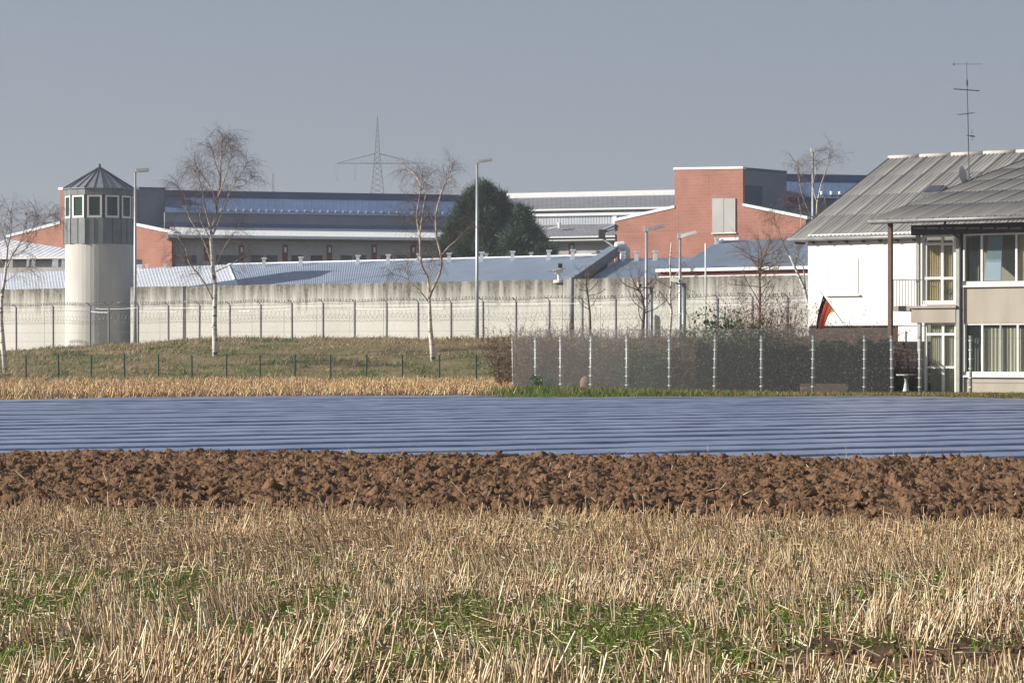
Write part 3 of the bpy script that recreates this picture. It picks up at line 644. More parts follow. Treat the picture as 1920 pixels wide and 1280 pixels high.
# ================================================================== prison buildings
def brick_mat():
    m = bpy.data.materials.new('red_brick'); m.use_nodes = True; n = m.node_tree; b = n.nodes['Principled BSDF']; b.inputs['Roughness'].default_value = .9; b.inputs['Specular IOR Level'].default_value = .15
    geo = n.nodes.new('ShaderNodeNewGeometry'); sep = n.nodes.new('ShaderNodeSeparateXYZ'); n.links.new(geo.outputs['Position'], sep.inputs[0])
    dt = n.nodes.new('ShaderNodeVectorMath'); dt.operation = 'DOT_PRODUCT'; n.links.new(geo.outputs['Position'], dt.inputs[0]); dt.inputs[1].default_value = (math.cos(math.radians(33)), -math.sin(math.radians(33)), 0)
    cmb = n.nodes.new('ShaderNodeCombineXYZ'); n.links.new(dt.outputs['Value'], cmb.inputs[0]); n.links.new(sep.outputs['Z'], cmb.inputs[1])
    br = n.nodes.new('ShaderNodeTexBrick'); n.links.new(cmb.outputs[0], br.inputs['Vector']); br.inputs['Scale'].default_value = 1.0
    br.inputs['Brick Width'].default_value = .62; br.inputs['Row Height'].default_value = .31; br.inputs['Mortar Size'].default_value = .02; br.offset = .5
    br.inputs['Color1'].default_value = (0.385, 0.175, 0.135, 1); br.inputs['Color2'].default_value = (0.345, 0.155, 0.12, 1); br.inputs['Mortar'].default_value = (0.38, 0.22, 0.17, 1)
    nz = n.nodes.new('ShaderNodeTexNoise'); nz.inputs['Scale'].default_value = .5; n.links.new(geo.outputs['Position'], nz.inputs['Vector'])
    mr = n.nodes.new('ShaderNodeMapRange'); mr.inputs[1].default_value = .3; mr.inputs[2].default_value = .7; mr.inputs[3].default_value = .88; mr.inputs[4].default_value = 1.1; n.links.new(nz.outputs['Fac'], mr.inputs[0])
    hs = n.nodes.new('ShaderNodeHueSaturation'); n.links.new(br.outputs['Color'], hs.inputs['Color']); n.links.new(mr.outputs[0], hs.inputs['Value']); n.links.new(hs.outputs[0], b.inputs['Base Color'])
    return m
M['brick'] = brick_mat()
M['blueroof'] = mat('blue_grey_roof', (0.23, 0.28, 0.36), (0.19, 0.235, 0.31), .6, .5, .4, .0, vary=.05)
M['darkroof'] = mat('dark_blue_roof', (0.10, 0.14, 0.25), (0.075, 0.11, 0.20), .4, .5, .4, .1)
M['barrelroof'] = mat('deep_blue_roof', (0.11, 0.165, 0.29), (0.09, 0.14, 0.25), .4, .5, .4)
M['lightroof'] = mat('bright_aluminium_roof', (0.88, 0.88, 0.88), (0.80, 0.81, 0.83), .6, .45, .5, vary=.03)
M['paleroof'] = mat('pale_metal_and_glint', (0.60, 0.63, 0.68), (0.52, 0.55, 0.60), .8, .45, .5, .1)  # pale panels, and the sun glint painted on the hall roof
M['greyroof'] = mat('slate_grey_roof', (0.20, 0.20, 0.225), (0.165, 0.165, 0.19), .8, .7, .3)
M['greymetal'] = mat('grey_metal_cladding', (0.20, 0.23, 0.29), (0.17, 0.20, 0.26), .5, .6, .4)
M['render'] = mat('grey_render', (0.47, 0.46, 0.44), (0.41, 0.40, 0.39), .6, .85, .2)
M['darkglass'] = mat('dark_window_glass', (0.05, 0.055, 0.065), (0.03, 0.035, 0.045), 1, .15, .6)
M['reddoor'] = mat('dark_red_panel', (0.20, 0.045, 0.04), None, 2, .6, .3)
M['bracket'] = mat('dark_gutter', (0.09, 0.085, 0.085), None, 3, .6, .3)
M['coping'] = mat('white_coping', (0.84, 0.84, 0.82), (0.78, 0.78, 0.77), 2, .45, .4)

def ribbed(mb, a, b, c, d, n, h, fr=.18):
    """roof sheet a-b (eave) d-c (ridge) with n raised ribs running up the slope"""
    a, b, c, d = map(Vector, (a, b, c, d)); nr = (b - a).cross(d - a).normalized()
    if nr.z < 0: nr = -nr
    for i in range(n):
        t0, t1 = i / n, (i + 1) / n; r = fr / n
        for s0, s1, h0, h1 in ((t0, t1 - 3 * r, 0, 0), (t1 - 3 * r, t1 - 2 * r, 0, h), (t1 - 2 * r, t1 - r, h, h), (t1 - r, t1, h, 0)):
            mb.face([a.lerp(b, s0) + nr * h0, a.lerp(b, s1) + nr * h1, d.lerp(c, s1) + nr * h1, d.lerp(c, s0) + nr * h0])
def coping_strip(mb, p, q, hgt, off, over=.08):
    """white coping bar of height hgt from p to q, off = depth vector"""
    p, q, off = Vector(p), Vector(q), Vector(off); up = Vector((0, 0, hgt)); f = -off.normalized() * over
    mb.hexa([p + f, q + f, q + f + up, p + f + up, p + off, q + off, q + off + up, p + off + up])

# ---------------- left wing with the brick gable behind the watchtower
GL = Plane(322, 285, 33)
lw = thing('cell_block', 'long prison wing with red brick gable behind the watchtower and blue ridge roof', 'building', (*GL.xy(322), 1))
mb = MB(); W = GL.W()
pz = lambda u, v: GL.pt(u, v)
mb.prism([GL.pt(18, 560), GL.pt(322, 560), GL.pt(322, 439), GL.pt(253, 424), GL.pt(253, 356), GL.pt(113, 356), GL.pt(113, 421), GL.pt(18, 446)], W * .5)
mb.build('gable_wall', M['brick'], lw)
for (u0, v0, u1, v1) in ((12, 444, 113, 418), (253, 421, 328, 437)):
    q = MB(); coping_strip(q, GL.pt(u0, v0 + 2), GL.pt(u1, v1 + 2), .3, W * .7); q.build('coping', M['coping'], lw)
q = MB(); coping_strip(q, GL.pt(110, 356), GL.pt(253, 355), .26, W * .7); q.build('coping', M['coping'], lw)
# metal side of the tower block and body
LS = Plane(253, GL.d(253) + .6, -22)
q = MB(); LS.box(q, 240, 309, 352, 470, 0, 9); q.build('stair_tower', M['greymetal'], lw)
q = MB(); LS.box(q, 238, 310, 351, 353.5, -.1, 9.1); q.build('roof_edge', M['darkroof'], lw)
SD = Plane(322, GL.d(322) + .52, -16)   # long side wall
q = MB(); SD.box(q, 322.6, 905, 452, 600, 0, 14); q.build('long_wall', M['render'], lw)
q = MB(); SD.box(q, 321.2, 329, 440, 600, -.12, .3); q.build('brick_return', M['brick'], lw)
# windows and red panels on the long wall
for u in (383, 448, 530, 613, 697, 770, 835):
    q = MB(); SD.box(q, u, u + 9.5, 459, 489, -.1, .05); ro = q.build('red_panel', M['reddoor'], lw)
    q = MB(); SD.box(q, u + 3.2, u + 7.2, 463.5, 473, -.14, -.09); q.build('vent_plate', M['coping'], ro)
for u in (345, 403, 425, 470, 497, 545, 581, 637, 663, 712, 742, 790):
    q = MB(); SD.box(q, u, u + 25, 477, 496, -.05, .05); wo_ = q.build('window', M['render'], lw)
    q = MB(); SD.box(q, u + 1.5, u + 23.5, 478.5, 495, -.07, -.045); q.build('pane', M['darkglass'], wo_)
# eave: dark soffit, white fascia, white lean-to roof, clerestory, blue roof
q = MB(); SD.box(q, 316, 905, 448.5, 452.5, -1.3, .2); q.build('soffit', M['bracket'], lw)
q = MB(); SD.box(q, 314, 905, 443.5, 448.4, -1.4, -1.25); q.build('gutter', M['coping'], lw)
za = SD.z(600, 443.0, -1.3); zb_ = SD.z(600, 428.5, 2.2)
def sdp(u, k, z): p = SD.xy(u, k); return Vector((p.x, p.y, z))
q = MB(); ribbed(q, sdp(312, -1.3, za), sdp(905, -1.3, za), sdp(905, 2.2, zb_), sdp(320, 2.2, zb_), 60, .004); q.build('lower_roof', M['lightroof'], lw)
q = MB(); SD.box(q, 309, 905, 402, 430, 2.25, 6, z0=zb_ - .5, z1=SD.z(600, 402, 2.25)); q.build('clerestory', M['greymetal'], lw)
q = MB(); SD.box(q, 309, 905, 0, 0, 2.2, 2.3, z0=zb_ - .1, z1=SD.z(600, 421, 2.2)); q.build('shade_strip', M['darkroof'], lw)  # dark strip colours in the shade of the gap above the lean-to
# barrel roof above: four facets, then the ridge cap
prof = [(402, 1.7), (394, 2.6), (384, 4.0), (375, 5.6), (370.5, 6.4)]
for (v0, k0), (v1, k1) in zip(prof, prof[1:]):
    q = MB(); z0 = SD.z(600, v0, k0); z1 = SD.z(600, v1, k1); ribbed(q, sdp(309, k0, z0), sdp(905, k0, z0), sdp(905, k1, z1), sdp(309, k1, z1), 44, .008, .12); q.build('roof_sheet', M['barrelroof'], lw)
q = MB(); SD.box(q, 308, 905, 0, 0, 6.0, 8, z0=SD.z(600, 372.5, 6), z1=SD.z(600, 361, 6)); q.build('ridge_cap', M['darkroof'], lw)
for i in range(34):
    u = 412 + i * 14.35; p = sdp(u, 2.2, SD.z(600, 397.5, 2.2)); q = MB(); q.hexa([p + Vector(c) for c in ((-.05, -.1, -.1), (.12, -.1, -.1), (.2, -.1, .2), (.08, -.1, .24), (-.05, .12, -.1), (.12, .12, -.1), (.2, .12, .2), (.08, .12, .24))]); q.build('snow_guard', M['coping'], lw)

# ---------------- middle block: stacked grey roofs right of the conifer
MD = Plane(1100, 305, 20)
mdl = thing('linking_block', 'low linking block with grey roofs and bright white eaves right of the conifer', 'building', (*MD.xy(1100), 1))
def mdp(u, k, z): p = MD.xy(u, k); return Vector((p.x, p.y, z))
zr = lambda v, k: MD.z(1090, v, k)
q = MB(); MD.box(q, 880, 1300, 0, 0, 14, 18, z0=zr(371, 14), z1=zr(359.5, 14)); q.build('ridge_fascia', M['coping'], mdl)
q = MB(); ribbed(q, mdp(880, 6, zr(391, 6)), mdp(1300, 6, zr(391, 6)), mdp(1300, 13.9, zr(369, 13.9)), mdp(880, 13.9, zr(369, 13.9)), 48, .01); q.build('upper_roof', M['greyroof'], mdl)
q = MB(); MD.box(q, 880, 1300, 0, 0, 5.7, 6.1, z0=zr(394, 5.8), z1=zr(390.8, 5.8)); q.build('gutter', M['coping'], mdl)
q = MB(); MD.box(q, 880, 1300, 0, 0, 6.2, 12, z0=zr(402, 5.8), z1=zr(393, 5.8)); q.build('shadow_gap', M['greymetal'], mdl)
q = MB(); MD.box(q, 880, 1300, 0, 0, 5.2, 5.7, z0=zr(404.5, 5.3), z1=zr(399.5, 5.3)); q.build('sill_band', M['coping'], mdl)
for i in range(70):
    u = 890 + i * 5.2; q = MB(); MD.box(q, u, u + 4.4, 0, 0, 5.42 + .0, 5.9, z0=zr(421, 5.4), z1=zr(404.6, 5.4)); q.build('cladding_panel', M['paleroof'], mdl)
q = MB(); MD.box(q, 886, 1262, 0, 0, 5.75, 9, z0=0*zr(440, 5.4), z1=zr(404.6, 5.4)); q.build('backing_wall', M['render'], mdl)
q = MB(); MD.box(q, 1149, 1156, 0, 0, 5.3, 5.6, z0=zr(421, 5.4), z1=zr(403, 5.4)); q.build('downpipe', M['coping'], mdl)
q = MB(); ribbed(q, mdp(960, -1, zr(443, -1)), mdp(1180, -1, zr(443, -1)), mdp(1180, 5.4, zr(421.5, 5.4)), mdp(930, 5.4, zr(421.5, 5.4)), 24, .01); q.build('lower_roof', M['greyroof'], mdl)
for v0, v1, k in ((442.5, 445.5, -1.2), (448.5, 451, -1.0)):
    q = MB(); MD.box(q, 1008, 1168, 0, 0, k, k + .25, z0=zr(v1, k), z1=zr(v0, k)); q.build('eave_board', M['coping'], mdl)
q = MB(); MD.box(q, 1006, 1168, 0, 0, -.9, 0, z0=zr(454, -.9), z1=zr(445.4, -.9)); q.build('soffit', M['bracket'], mdl)
q = MB(); MD.box(q, 900, 1170, 0, 0, 0, 8, z0=0, z1=zr(450, 0)); q.build('wall', M['render'], mdl)
q = MB(); MD.box(q, 1066, 1077, 456.5, 482, -.1, .05); dr_ = q.build('door', M['reddoor'], mdl)
q = MB(); MD.box(q, 1069.5, 1074.5, 460, 469, -.13, -.09); q.build('door_window', M['coping'], dr_)
q = MB(); MD.box(q, 1079, 1140, 474.5, 484, -.25, -.02); q.build('plinth_band', M['coping'], mdl)
q = MB(); MD.box(q, 1045, 1049, 417, 428, 2, 2.6); q.build('vent_pipe', M['coping'], mdl)
q = MB(); p = MD.pt(1045, 425, 2); q.tube([p, MD.pt(1027, 429, 2)], .05, 5); q.build('stay_pipe', M['coping'], mdl)

# ---------------- right block with the tall brick stair tower
GR = Plane(1330, 258, 30)
rb = thing('brick_gable_block', 'red brick prison block with tall square tower and white-edged sloping gables', 'building', (*GR.xy(1330), 1)); W = GR.W()
q = MB(); q.prism([GR.pt(1153, 560), GR.pt(1511, 560), GR.pt(1511, 412), GR.pt(1393, 388), GR.pt(1393, 316), GR.pt(1265, 318), GR.pt(1265, 391), GR.pt(1153, 416)], W * .5); q.build('gable_wall', M['brick'], rb)
for (u0, v0, u1, v1) in ((1151, 414, 1265, 388.5), (1393, 385, 1514, 409.5)):
    q = MB(); coping_strip(q, GR.pt(u0, v0 + 1.5), GR.pt(u1, v1 + 1.5), .27, W * .7); q.build('coping', M['coping'], rb)
q = MB(); coping_strip(q, GR.pt(1263, 318.5), GR.pt(1393.5, 316.5), .22, W * .7); q.build('coping', M['coping'], rb)
for u in (1335, 1357):
    q = MB(); GR.box(q, u + .4, u + 21.6, 372, 436, -.12, .05); q.build('loading_door', M['render'], rb)
q = MB(); GR.box(q, 1333.5, 1380, 436.2, 438, -.18, .05); q.build('door_sill', M['coping'], rb)
M['mortar'] = mat('pale_joint', (0.46, 0.27, 0.21), None, 3, .9, .1)
for u, v0, v1 in ((1161, 416, 470), (1215, 404, 470), (1271, 390, 470), (1327, 320, 372), (1386, 330, 470), (1440, 401, 470)):
    q = MB(); GR.box(q, u, u + .9, v0, v1, -.015, .02); q.build('expansion_joint', M['mortar'], rb)
for u0, u1, v in ((1153, 1334, 437), (1381, 1510, 437)):
    q = MB(); GR.box(q, u0, u1, v, v + .9, -.015, .02); q.build('expansion_joint', M['mortar'], rb)
c0 = GR.xy(1393); TS = Plane(1393, c0.y + .02, -48); zt = GR.z(1393, 316.5)
q = MB(); TS.box(q, 1394.2, 1475, 0, 0, .5, 5.8, z0=6, z1=zt); q.build('stair_tower', M['greymetal'], rb)
q = MB(); TS.box(q, 1393.5, 1475.8, 0, 0, .42, 6, z0=zt, z1=zt + .2); q.build('roof_edge', M['darkroof'], rb)
lv = None
for i in range(12):
    z = TS.z(1412, 385 - i * 3.0); q = MB(); TS.box(q, 1399, 1428, 0, 0, .4, .52, z0=z, z1=z + .1); q.build('louvre_slat', M['darkroof'], rb)
q = MB(); TS.box(q, 1397.5, 1429.5, 348.5, 386.5, .46, .5); q.build('louvre_frame', M['bracket'], rb)
RW = Plane(1475, TS.d(1475) + 1, -14)
def rwp(u, k, z): p = RW.xy(u, k); return Vector((p.x, p.y, z))
rz = lambda v, k: RW.z(1540, v, k)
q = MB(); RW.box(q, 1470, 1800, 0, 0, 2.25, 6, z0=6, z1=rz(371, 2.25)); q.build('clerestory', M['greymetal'], rb)
prof = [(371, 1.7), (362, 2.6), (352, 4.0), (343, 5.6), (339, 6.4)]
for (v0, k0), (v1, k1) in zip(prof, prof[1:]):
    q = MB(); z0 = rz(v0, k0); z1 = rz(v1, k1); ribbed(q, rwp(1470, k0, z0), rwp(1800, k0, z0), rwp(1800, k1, z1), rwp(1470, k1, z1), 26, .008, .12); q.build('roof_sheet', M['barrelroof'], rb)
q = MB(); RW.box(q, 1470, 1800, 0, 0, 6, 8, z0=rz(340.5, 6), z1=rz(327, 6)); q.build('ridge_cap', M['darkroof'], rb)
q = MB(); RW.box(q, 1470, 1800, 0, 0, -6, 2.2, z0=4, z1=rz(400, -2)); q.build('side_building', M['greymetal'], rb)
for u in (1541, 1559, 1575):
    p = rwp(u, 2.2, rz(365, 2.2)); q = MB(); q.tube([p, p + Vector((0, 0, .35))], [.14, .18], 8); q.build('roof_vent', M['coping'], rb)
# eave box and downpipe at the gable's left corner
p = GR.pt(1129, 437, -.5); q = MB(); q.box((p.x - .35, p.y - .4, p.z - .45), (p.x + .3, p.y + .3, p.z + .35)); q.build('gutter_box', M['bracket'], rb)
q = MB(); q.tube([GR.pt(1129, 432, -.3), GR.pt(1153, 422, -.1)], .16, 6); q.tube([GR.pt(1129, 436, -.3), GR.pt(1153, 428, -.1)], .12, 6); q.build('eave_gutter', M['greymetal'], rb)
q = MB(); q.tube([GR.pt(1127, 440, -.5), GR.pt(1129, 446, -.5), GR.pt(1154, 465, -.2), GR.pt(1154, 490, -.2)], .11, 6); q.build('downpipe', M['render'], rb)

# ---------------- low building just inside the wall: blue ribbed roofs, white vents
IN = Plane(480, WALL.d(480) + 6, 35.8)
def inp(u, k, z): p = IN.xy(u, k); return Vector((p.x, p.y, z))
ib = thing('workshop_hall', 'low hall behind the wall with blue ribbed roof and white vents', 'building', (*IN.xy(700), 1))
KR = 13.0; zR = IN.z(700, 489.5, KR); zE = 6.3
q = MB(); q.prism([inp(20, 0, 1), inp(1120, 0, 1), inp(1120, 2 * KR, 1), inp(120, 2 * KR, 1)], (0, 0, zE - 1.05)); q.build('hall_wall', M['render'], ib)
uR0 = 428
q = MB(); a_, b_ = inp(451, -.6, zE - .1), inp(1064, -.6, zE - .1); c_, d_ = inp(1146, KR, zR), inp(uR0, KR, zR)
ribbed(q, a_, b_, c_, d_, 150, .022); q.build('front_roof', M['blueroof'], ib)
q = MB(); ribbed(q, inp(455, 2 * KR, zE), inp(1120, 2 * KR, zE), c_, d_, 60, .04); q.build('rear_roof', M['blueroof'], ib)
q = MB(); ribbed(q, inp(-90, -.6, zE - .1), a_, d_, inp(-90, KR, zR - .35), 92, .02); q.build('glint_roof', M['paleroof'], ib)  # sun glint on this roof end painted as a paler sheet colour
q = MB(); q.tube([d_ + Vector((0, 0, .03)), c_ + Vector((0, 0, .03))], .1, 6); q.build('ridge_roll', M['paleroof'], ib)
q = MB(); q.tube([a_ + Vector((0, 0, .05)), d_ + Vector((0, 0, .05))], .07, 6); q.build('hip_roll', M['coping'], ib)
def vent(p, par, s=1.0):
    q = MB(); q.hexa([p + Vector(c) * s for c in ((-.17, -.17, -.45), (.17, -.17, -.45), (.2, -.13, .42), (-.08, -.13, .42), (-.17, .17, -.45), (.17, .17, -.45), (.2, .13, .42), (-.08, .13, .42))]); o = q.build('roof_vent', M['coping'], par)
    q = MB(); q.box(p + Vector((-.17, -.22, .42)) * s, p + Vector((.29, .22, .54)) * s); q.build('vent_cap', M['coping'], o)
for u in (494, 563, 670, 727, 784, 841, 902, 960, 1028, 1073):
    vent(inp(u, KR - 1.4, zR - .05), ib)
for u in (911, 995): vent(inp(u, KR + .6, zR), ib, .8)
# white-roofed shed with a dark open front, left of the watchtower
sh = thing('white_roof_shed', 'low shed with glaring white roof left of the watchtower', 'building', (*GL.xy(60, -8), 1))
SH = Plane(60, 262, 20)
def shp(u, k, z): p = SH.xy(u, k); return Vector((p.x, p.y, z))
z_e = SH.z(60, 482); q = MB(); ribbed(q, shp(-60, -.5, z_e), shp(215, -.5, z_e), shp(215, 5, SH.z(215, 480, 5)), shp(10, 9, SH.z(10, 448, 9)), 24, .04); q.build('roof', M['lightroof'], sh)
q = MB(); SH.box(q, -60, 215, 481.5, 485, -.6, -.45); q.build('gutter', M['coping'], sh)
q = MB(); SH.box(q, -60, 214, 485, 560, .2, 6); q.build('wall', M['render'], sh)
q = MB(); SH.box(q, -60, 214, 485, 489, -.4, .25); q.build('soffit', M['bracket'], sh)
for u in (20, 62, 105, 118): vent(shp(u, -3.5, SH.z(u, 494.5, -3.5)), sh, 1.0)
for u in (52, 100): vent(shp(u, -3.0, SH.z(u, 494, -3.0)), sh, .7)
for u in (258, 263.5, 275, 309): vent(inp(u, KR - .6, zR - .2), ib, .75)

# ---------------- fire wall and the right-hand halls
fw = thing('fire_wall', 'dark sloping parapet wall between two blue hall roofs', 'wall', (*IN.xy(1100), 1))
p0 = inp(1058, -.4, zE - .1); p1 = inp(1143, KR, zR - .1); up = Vector((0, 0, .75)); ww = IN.T() * .8
q = MB(); q.hexa([p0, p0 + ww, p0 + ww + up, p0 + up, p1, p1 + ww, p1 + ww + up, p1 + up]); q.build('parapet', M['greyroof'], fw)
q = MB(); q.hexa([p0 + up - ww * .06, p0 + ww * 1.06 + up, p0 + ww * 1.06 + up * 1.1, p0 + up * 1.1 - ww * .06, p1 + up - ww * .06, p1 + ww * 1.06 + up, p1 + ww * 1.06 + up * 1.1, p1 + up * 1.1 - ww * .06]); q.build('parapet_cap', M['greymetal'], fw)
hb = thing('kitchen_hall', 'hall with blue ribbed roof right of the dark parapet', 'building', (*IN.xy(1180), 1))
zR2 = IN.z(1210, 484, KR)
q = MB(); ribbed(q, inp(1078, -.6, zE - .15), inp(1340, -.6, zE - .15), inp(1340, KR, zR2), inp(1164, KR, zR2), 56, .022); q.build('front_roof', M['blueroof'], hb)
q = MB(); q.prism([inp(1100, 0, 1), inp(1330, 0, 1), inp(1330, KR, 1), inp(1150, KR, 1)], (0, 0, zE - 1.2)); q.build('hall_wall', M['render'], hb)
for u in (1167, 1228, 1193): vent(inp(u, KR - 1.2, zR2 + .02), hb, .95)
q = MB(); p = inp(1172, KR + 1.5, zR2); q.tube([p + Vector((0, 0, -.3)), p + Vector((0, 0, .75)), p + Vector((-.25, -.1, 1.05)), p + Vector((-.75, -.25, 1.0))], [.42, .42, .44, .4], 12); q.build('exhaust_duct', M['coping'], hb)
RH = Plane(1400, WALL.d(1400) + 3.5, 35.8)
def rhp(u, k, z): p = RH.xy(u, k); return Vector((p.x, p.y, z))
rh = thing('gate_hall', 'taller hall with blue ribbed roof and white gutter beside the white house', 'building', (*RH.xy(1400), 1))
zg = RH.z(1400, 503.5, -.6); zk = RH.z(1430, 449.5, 12)
q = MB(); ribbed(q, rhp(1262, -.6, zg), rhp(1700, -.6, zg), rhp(1700, 12, zk), rhp(1346, 12, zk), 96, .022); q.build('roof', M['blueroof'], rh)
q = MB(); q.prism([rhp(1290, 12, zg - .2), rhp(1700, 12, zg - .2), rhp(1700, 12, zk), rhp(1346, 12, zk)], RH.W() * 4); q.build('rear_wall', M['greymetal'], rh)
q = MB(); RH.box(q, 1229, 1700, 0, 0, -.75, -.58, z0=zg - .12, z1=zg + .1); q.build('gutter', M['coping'], rh)
q = MB(); RH.box(q, 1234, 1700, 0, 0, -.4, .1, z0=zg - .5, z1=zg - .12); q.build('soffit', M['reddoor'], rh)
q = MB(); RH.box(q, 1234, 1700, 0, 0, -.55, -.42, z0=zg - .56, z1=zg - .44); q.build('lower_rail', M['coping'], rh)
q = MB(); RH.box(q, 1238, 1700, 0, 0, .12, 10, z0=1, z1=zg - .13); q.build('wall', M['render'], rh)
vent(rhp(1343, 10.6, zk - .3), rh, .9)
q = MB(); RH.box(q, 1346, 1385, 0, 0, 11, 11.4, z0=zk, z1=zk + .18); q.build('ridge_band', M['coping'], rh)
# ================================================================== far power pylons
M['pylon'] = mat('pylon_steel', (0.16, 0.17, 0.19), None, 1, .6, .3)
def pylon(u, vtop, d, label, vbase=640, full=True):
    c = P(u, 0, d); k = d / FOC
    def q3(du, v, dy=0.0): return Vector((c.x + du * k, d + dy, EYE + (VH - v) * k))
    t = thing('power_pylon', label, 'pylon', (c.x, d, 0.6))
    q = MB(); lv = np.linspace(vbase, vtop, 42); r = .062 * (d / 750)
    half = (lambda v: float(np.interp(v, [vtop, 288, 365, 640], [.4, 4.5, 12.5, 40]))) if full else (lambda v: 1 + 10 * (v - vtop) / (vbase - vtop))
    for sx in (-1, 1):
        for sy in (-1, 1): q.tube([q3(sx * half(v), v, sy * half(v) * k) for v in lv], r, 4)
    for a_, b_ in zip(lv, lv[1:]):
        for sy in (-1, 1):
            q.tube([q3(-half(a_), a_, sy * half(a_) * k), q3(half(b_), b_, sy * half(b_) * k)], r * .6, 3); q.tube([q3(half(a_), a_, sy * half(a_) * k), q3(-half(b_), b_, sy * half(b_) * k)], r * .6, 3)
    q.build('lattice_mast', M['pylon'], t)
    if full:
        for s in (-1, 1):
            q = MB(); L = 76; n = 8
            for sy in (-1, 1): q.tube([q3(0, 306.5, sy * .8), q3(s * L, 306.5, 0)], r * 1.1, 4); q.tube([q3(s * 3, 288, sy * .8), q3(s * L, 306, 0)], r, 4)
            for i in range(n):
                x0 = L * i / n; x1 = L * (i + 1) / n; top = lambda x: 288 + 18 * x / L
                q.tube([q3(s * x0, 306.5), q3(s * (x0 + x1) / 2, top((x0 + x1) / 2)), q3(s * x1, 306.5)], r * .6, 3)
            arm = q.build('cross_arm', M['pylon'], t)
            for x in (42, 76):
                q = MB()
                for e in (-2.4, 2.4): q.tube([q3(s * x + e, 307), q3(s * x + e * .45, 338)], r * .55, 4)
                q.tube([q3(s * x - 1.4, 338), q3(s * x + 1.4, 338)], r * .8, 4); q.build('insulator', M['pylon'], arm)
    return t
pylon(707.5, 219, 760, 'large lattice power pylon with a wide cross arm above the blue ridge')
pylon(512, 325, 1500, 'tiny far pylon tip above the blue ridge, left of the large pylon', full=False)

# ================================================================== the white house and its annex
M['plaster'] = mat('white_plaster', (0.84, 0.82, 0.79), (0.78, 0.76, 0.73), .8, .9, .2, bump=.08, bscale=20)
M['beige'] = mat('beige_plaster', (0.42, 0.38, 0.325), (0.345, 0.31, 0.265), .9, .9, .2, bump=.08, bscale=20, stretch=(1.5, 1.5, .35))
M['brownclad'] = mat('brown_base_cladding', (0.10, 0.065, 0.045), (0.07, 0.045, 0.035), 2, .8, .2)
def fibre_mat(name, c1, c2):
    m = mat(name, c1, c2, 1.1, .88, .2, bump=.2, bscale=25, vary=.07, stretch=(1.6, .18, 1), lo=.3, hi=.7); return m
M['fibre'] = fibre_mat('fibre_cement_sheet', (0.40, 0.395, 0.385), (0.18, 0.17, 0.162))
M['fibre2'] = fibre_mat('weathered_sheet', (0.31, 0.30, 0.288), (0.175, 0.166, 0.158))
M['ridgecap'] = mat('pale_ridge_cap', (0.50, 0.47, 0.45), (0.40, 0.36, 0.34), 2, .8, .2)
M['gutter'] = mat('zinc_gutter', (0.24, 0.24, 0.25), (0.18, 0.18, 0.19), 3, .5, .4, .3)
M['brownpost'] = mat('brown_column', (0.13, 0.075, 0.055), None, 3, .6, .3)
M['greypost'] = mat('grey_column', (0.36, 0.37, 0.34), None, 3, .6, .3)
M['rail'] = mat('dark_railing', (0.10, 0.10, 0.13), None, 3, .5, .4)
M['curtain'] = mat('cream_curtain', (0.80, 0.66, 0.42), (0.64, 0.51, 0.31), 5, .9, .1, stretch=(6, 6, .2))
M['curtain2'] = mat('grey_net_curtain', (0.74, 0.68, 0.57), (0.60, 0.55, 0.46), 5, .9, .1, stretch=(6, 6, .2))
M['room'] = mat('room_wall', (0.34, 0.32, 0.28), None, 1, .9, .1)
M['fascia'] = mat('dark_eave_beam', (0.105, 0.10, 0.10), (0.08, 0.075, 0.075), 3, .8, .2)
M['pinkgap'] = mat('eave_filler', (0.42, 0.34, 0.31), None, 3, .9, .1)

def sheet_mesh(name, w, l, waves, amp, m):
    n = waves * 8; V = []; F = []
    for j, y in enumerate((0, l)):
        for i in range(n + 1):
            x = w * i / n; V.append((x, y, amp * math.cos(2 * math.pi * waves * i / n)))
    for i in range(n): F.append((i, i + 1, i + n + 2, i + n + 1))
    k = len(V)                                   # thickness at the lower edge
    for i in range(n + 1): V.append((V[i][0], 0, V[i][2] - .012))
    for i in range(n): F.append((k + i, k + i + 1, i + 1, i))
    me = bpy.data.meshes.new(name); me.from_pydata(V, [], F); me.materials.append(m); me.polygons.foreach_set('use_smooth', [True] * len(F)); me.update(); return me
def sheet_roof(parent, E, T, up, ncol, w, nrow, l, m, start=0):
    """lay corrugated sheets; E eave corner, T along the eave, up unit vector up the slope"""
    nr = T.cross(up).normalized(); me = sheet_mesh('roof_sheet', w * 1.0, l * 1.06, 5, .026, m); bb = base_of(parent)
    for c in range(start, ncol):
        for r in range(nrow):
            o = bpy.data.objects.new('roof_sheet', me); COL.objects.link(o); o.parent = parent
            p = E + T * (c * w) + up * (r * l) + nr * (.006 * (nrow - r) + random.uniform(0, .003))
            u2 = (up + nr * (random.uniform(-.002, .004))).normalized(); n2 = T.cross(u2).normalized()
            mm = Matrix((T, u2, n2)).transposed().to_4x4(); mm.translation = p - bb; o.matrix_local = mm
    # dark joints between the columns of sheets
    for c in range(max(start, 0), ncol + 1):
        q = MB(); a = E + T * (c * w) + nr * .042; b = a + up * (nrow * l); q.tube([a, b], .017, 4); q.build('sheet_joint', M['fascia'], parent)
def slope_to(E, th, u, v):
    """run up from eave corner E (horizontal direction w of a plane turned by th) until image column u; returns point at row v"""
    w_ = Vector((math.sin(math.radians(th)), math.cos(math.radians(th)))); k = (u - 960) / FOC
    Lh = (k * E.y - E.x) / (w_.x - k * w_.y); x, y = E.x + w_.x * Lh, E.y + w_.y * Lh
    return Vector((x, y, EYE + (VH - v) / FOC * y))
HT = 35
MW = Plane(1515, 112, HT); T3 = MW.T()
hs = thing('white_house', 'white rendered house with long corrugated roof and closed shutter', 'house', (*MW.xy(1600), 0))
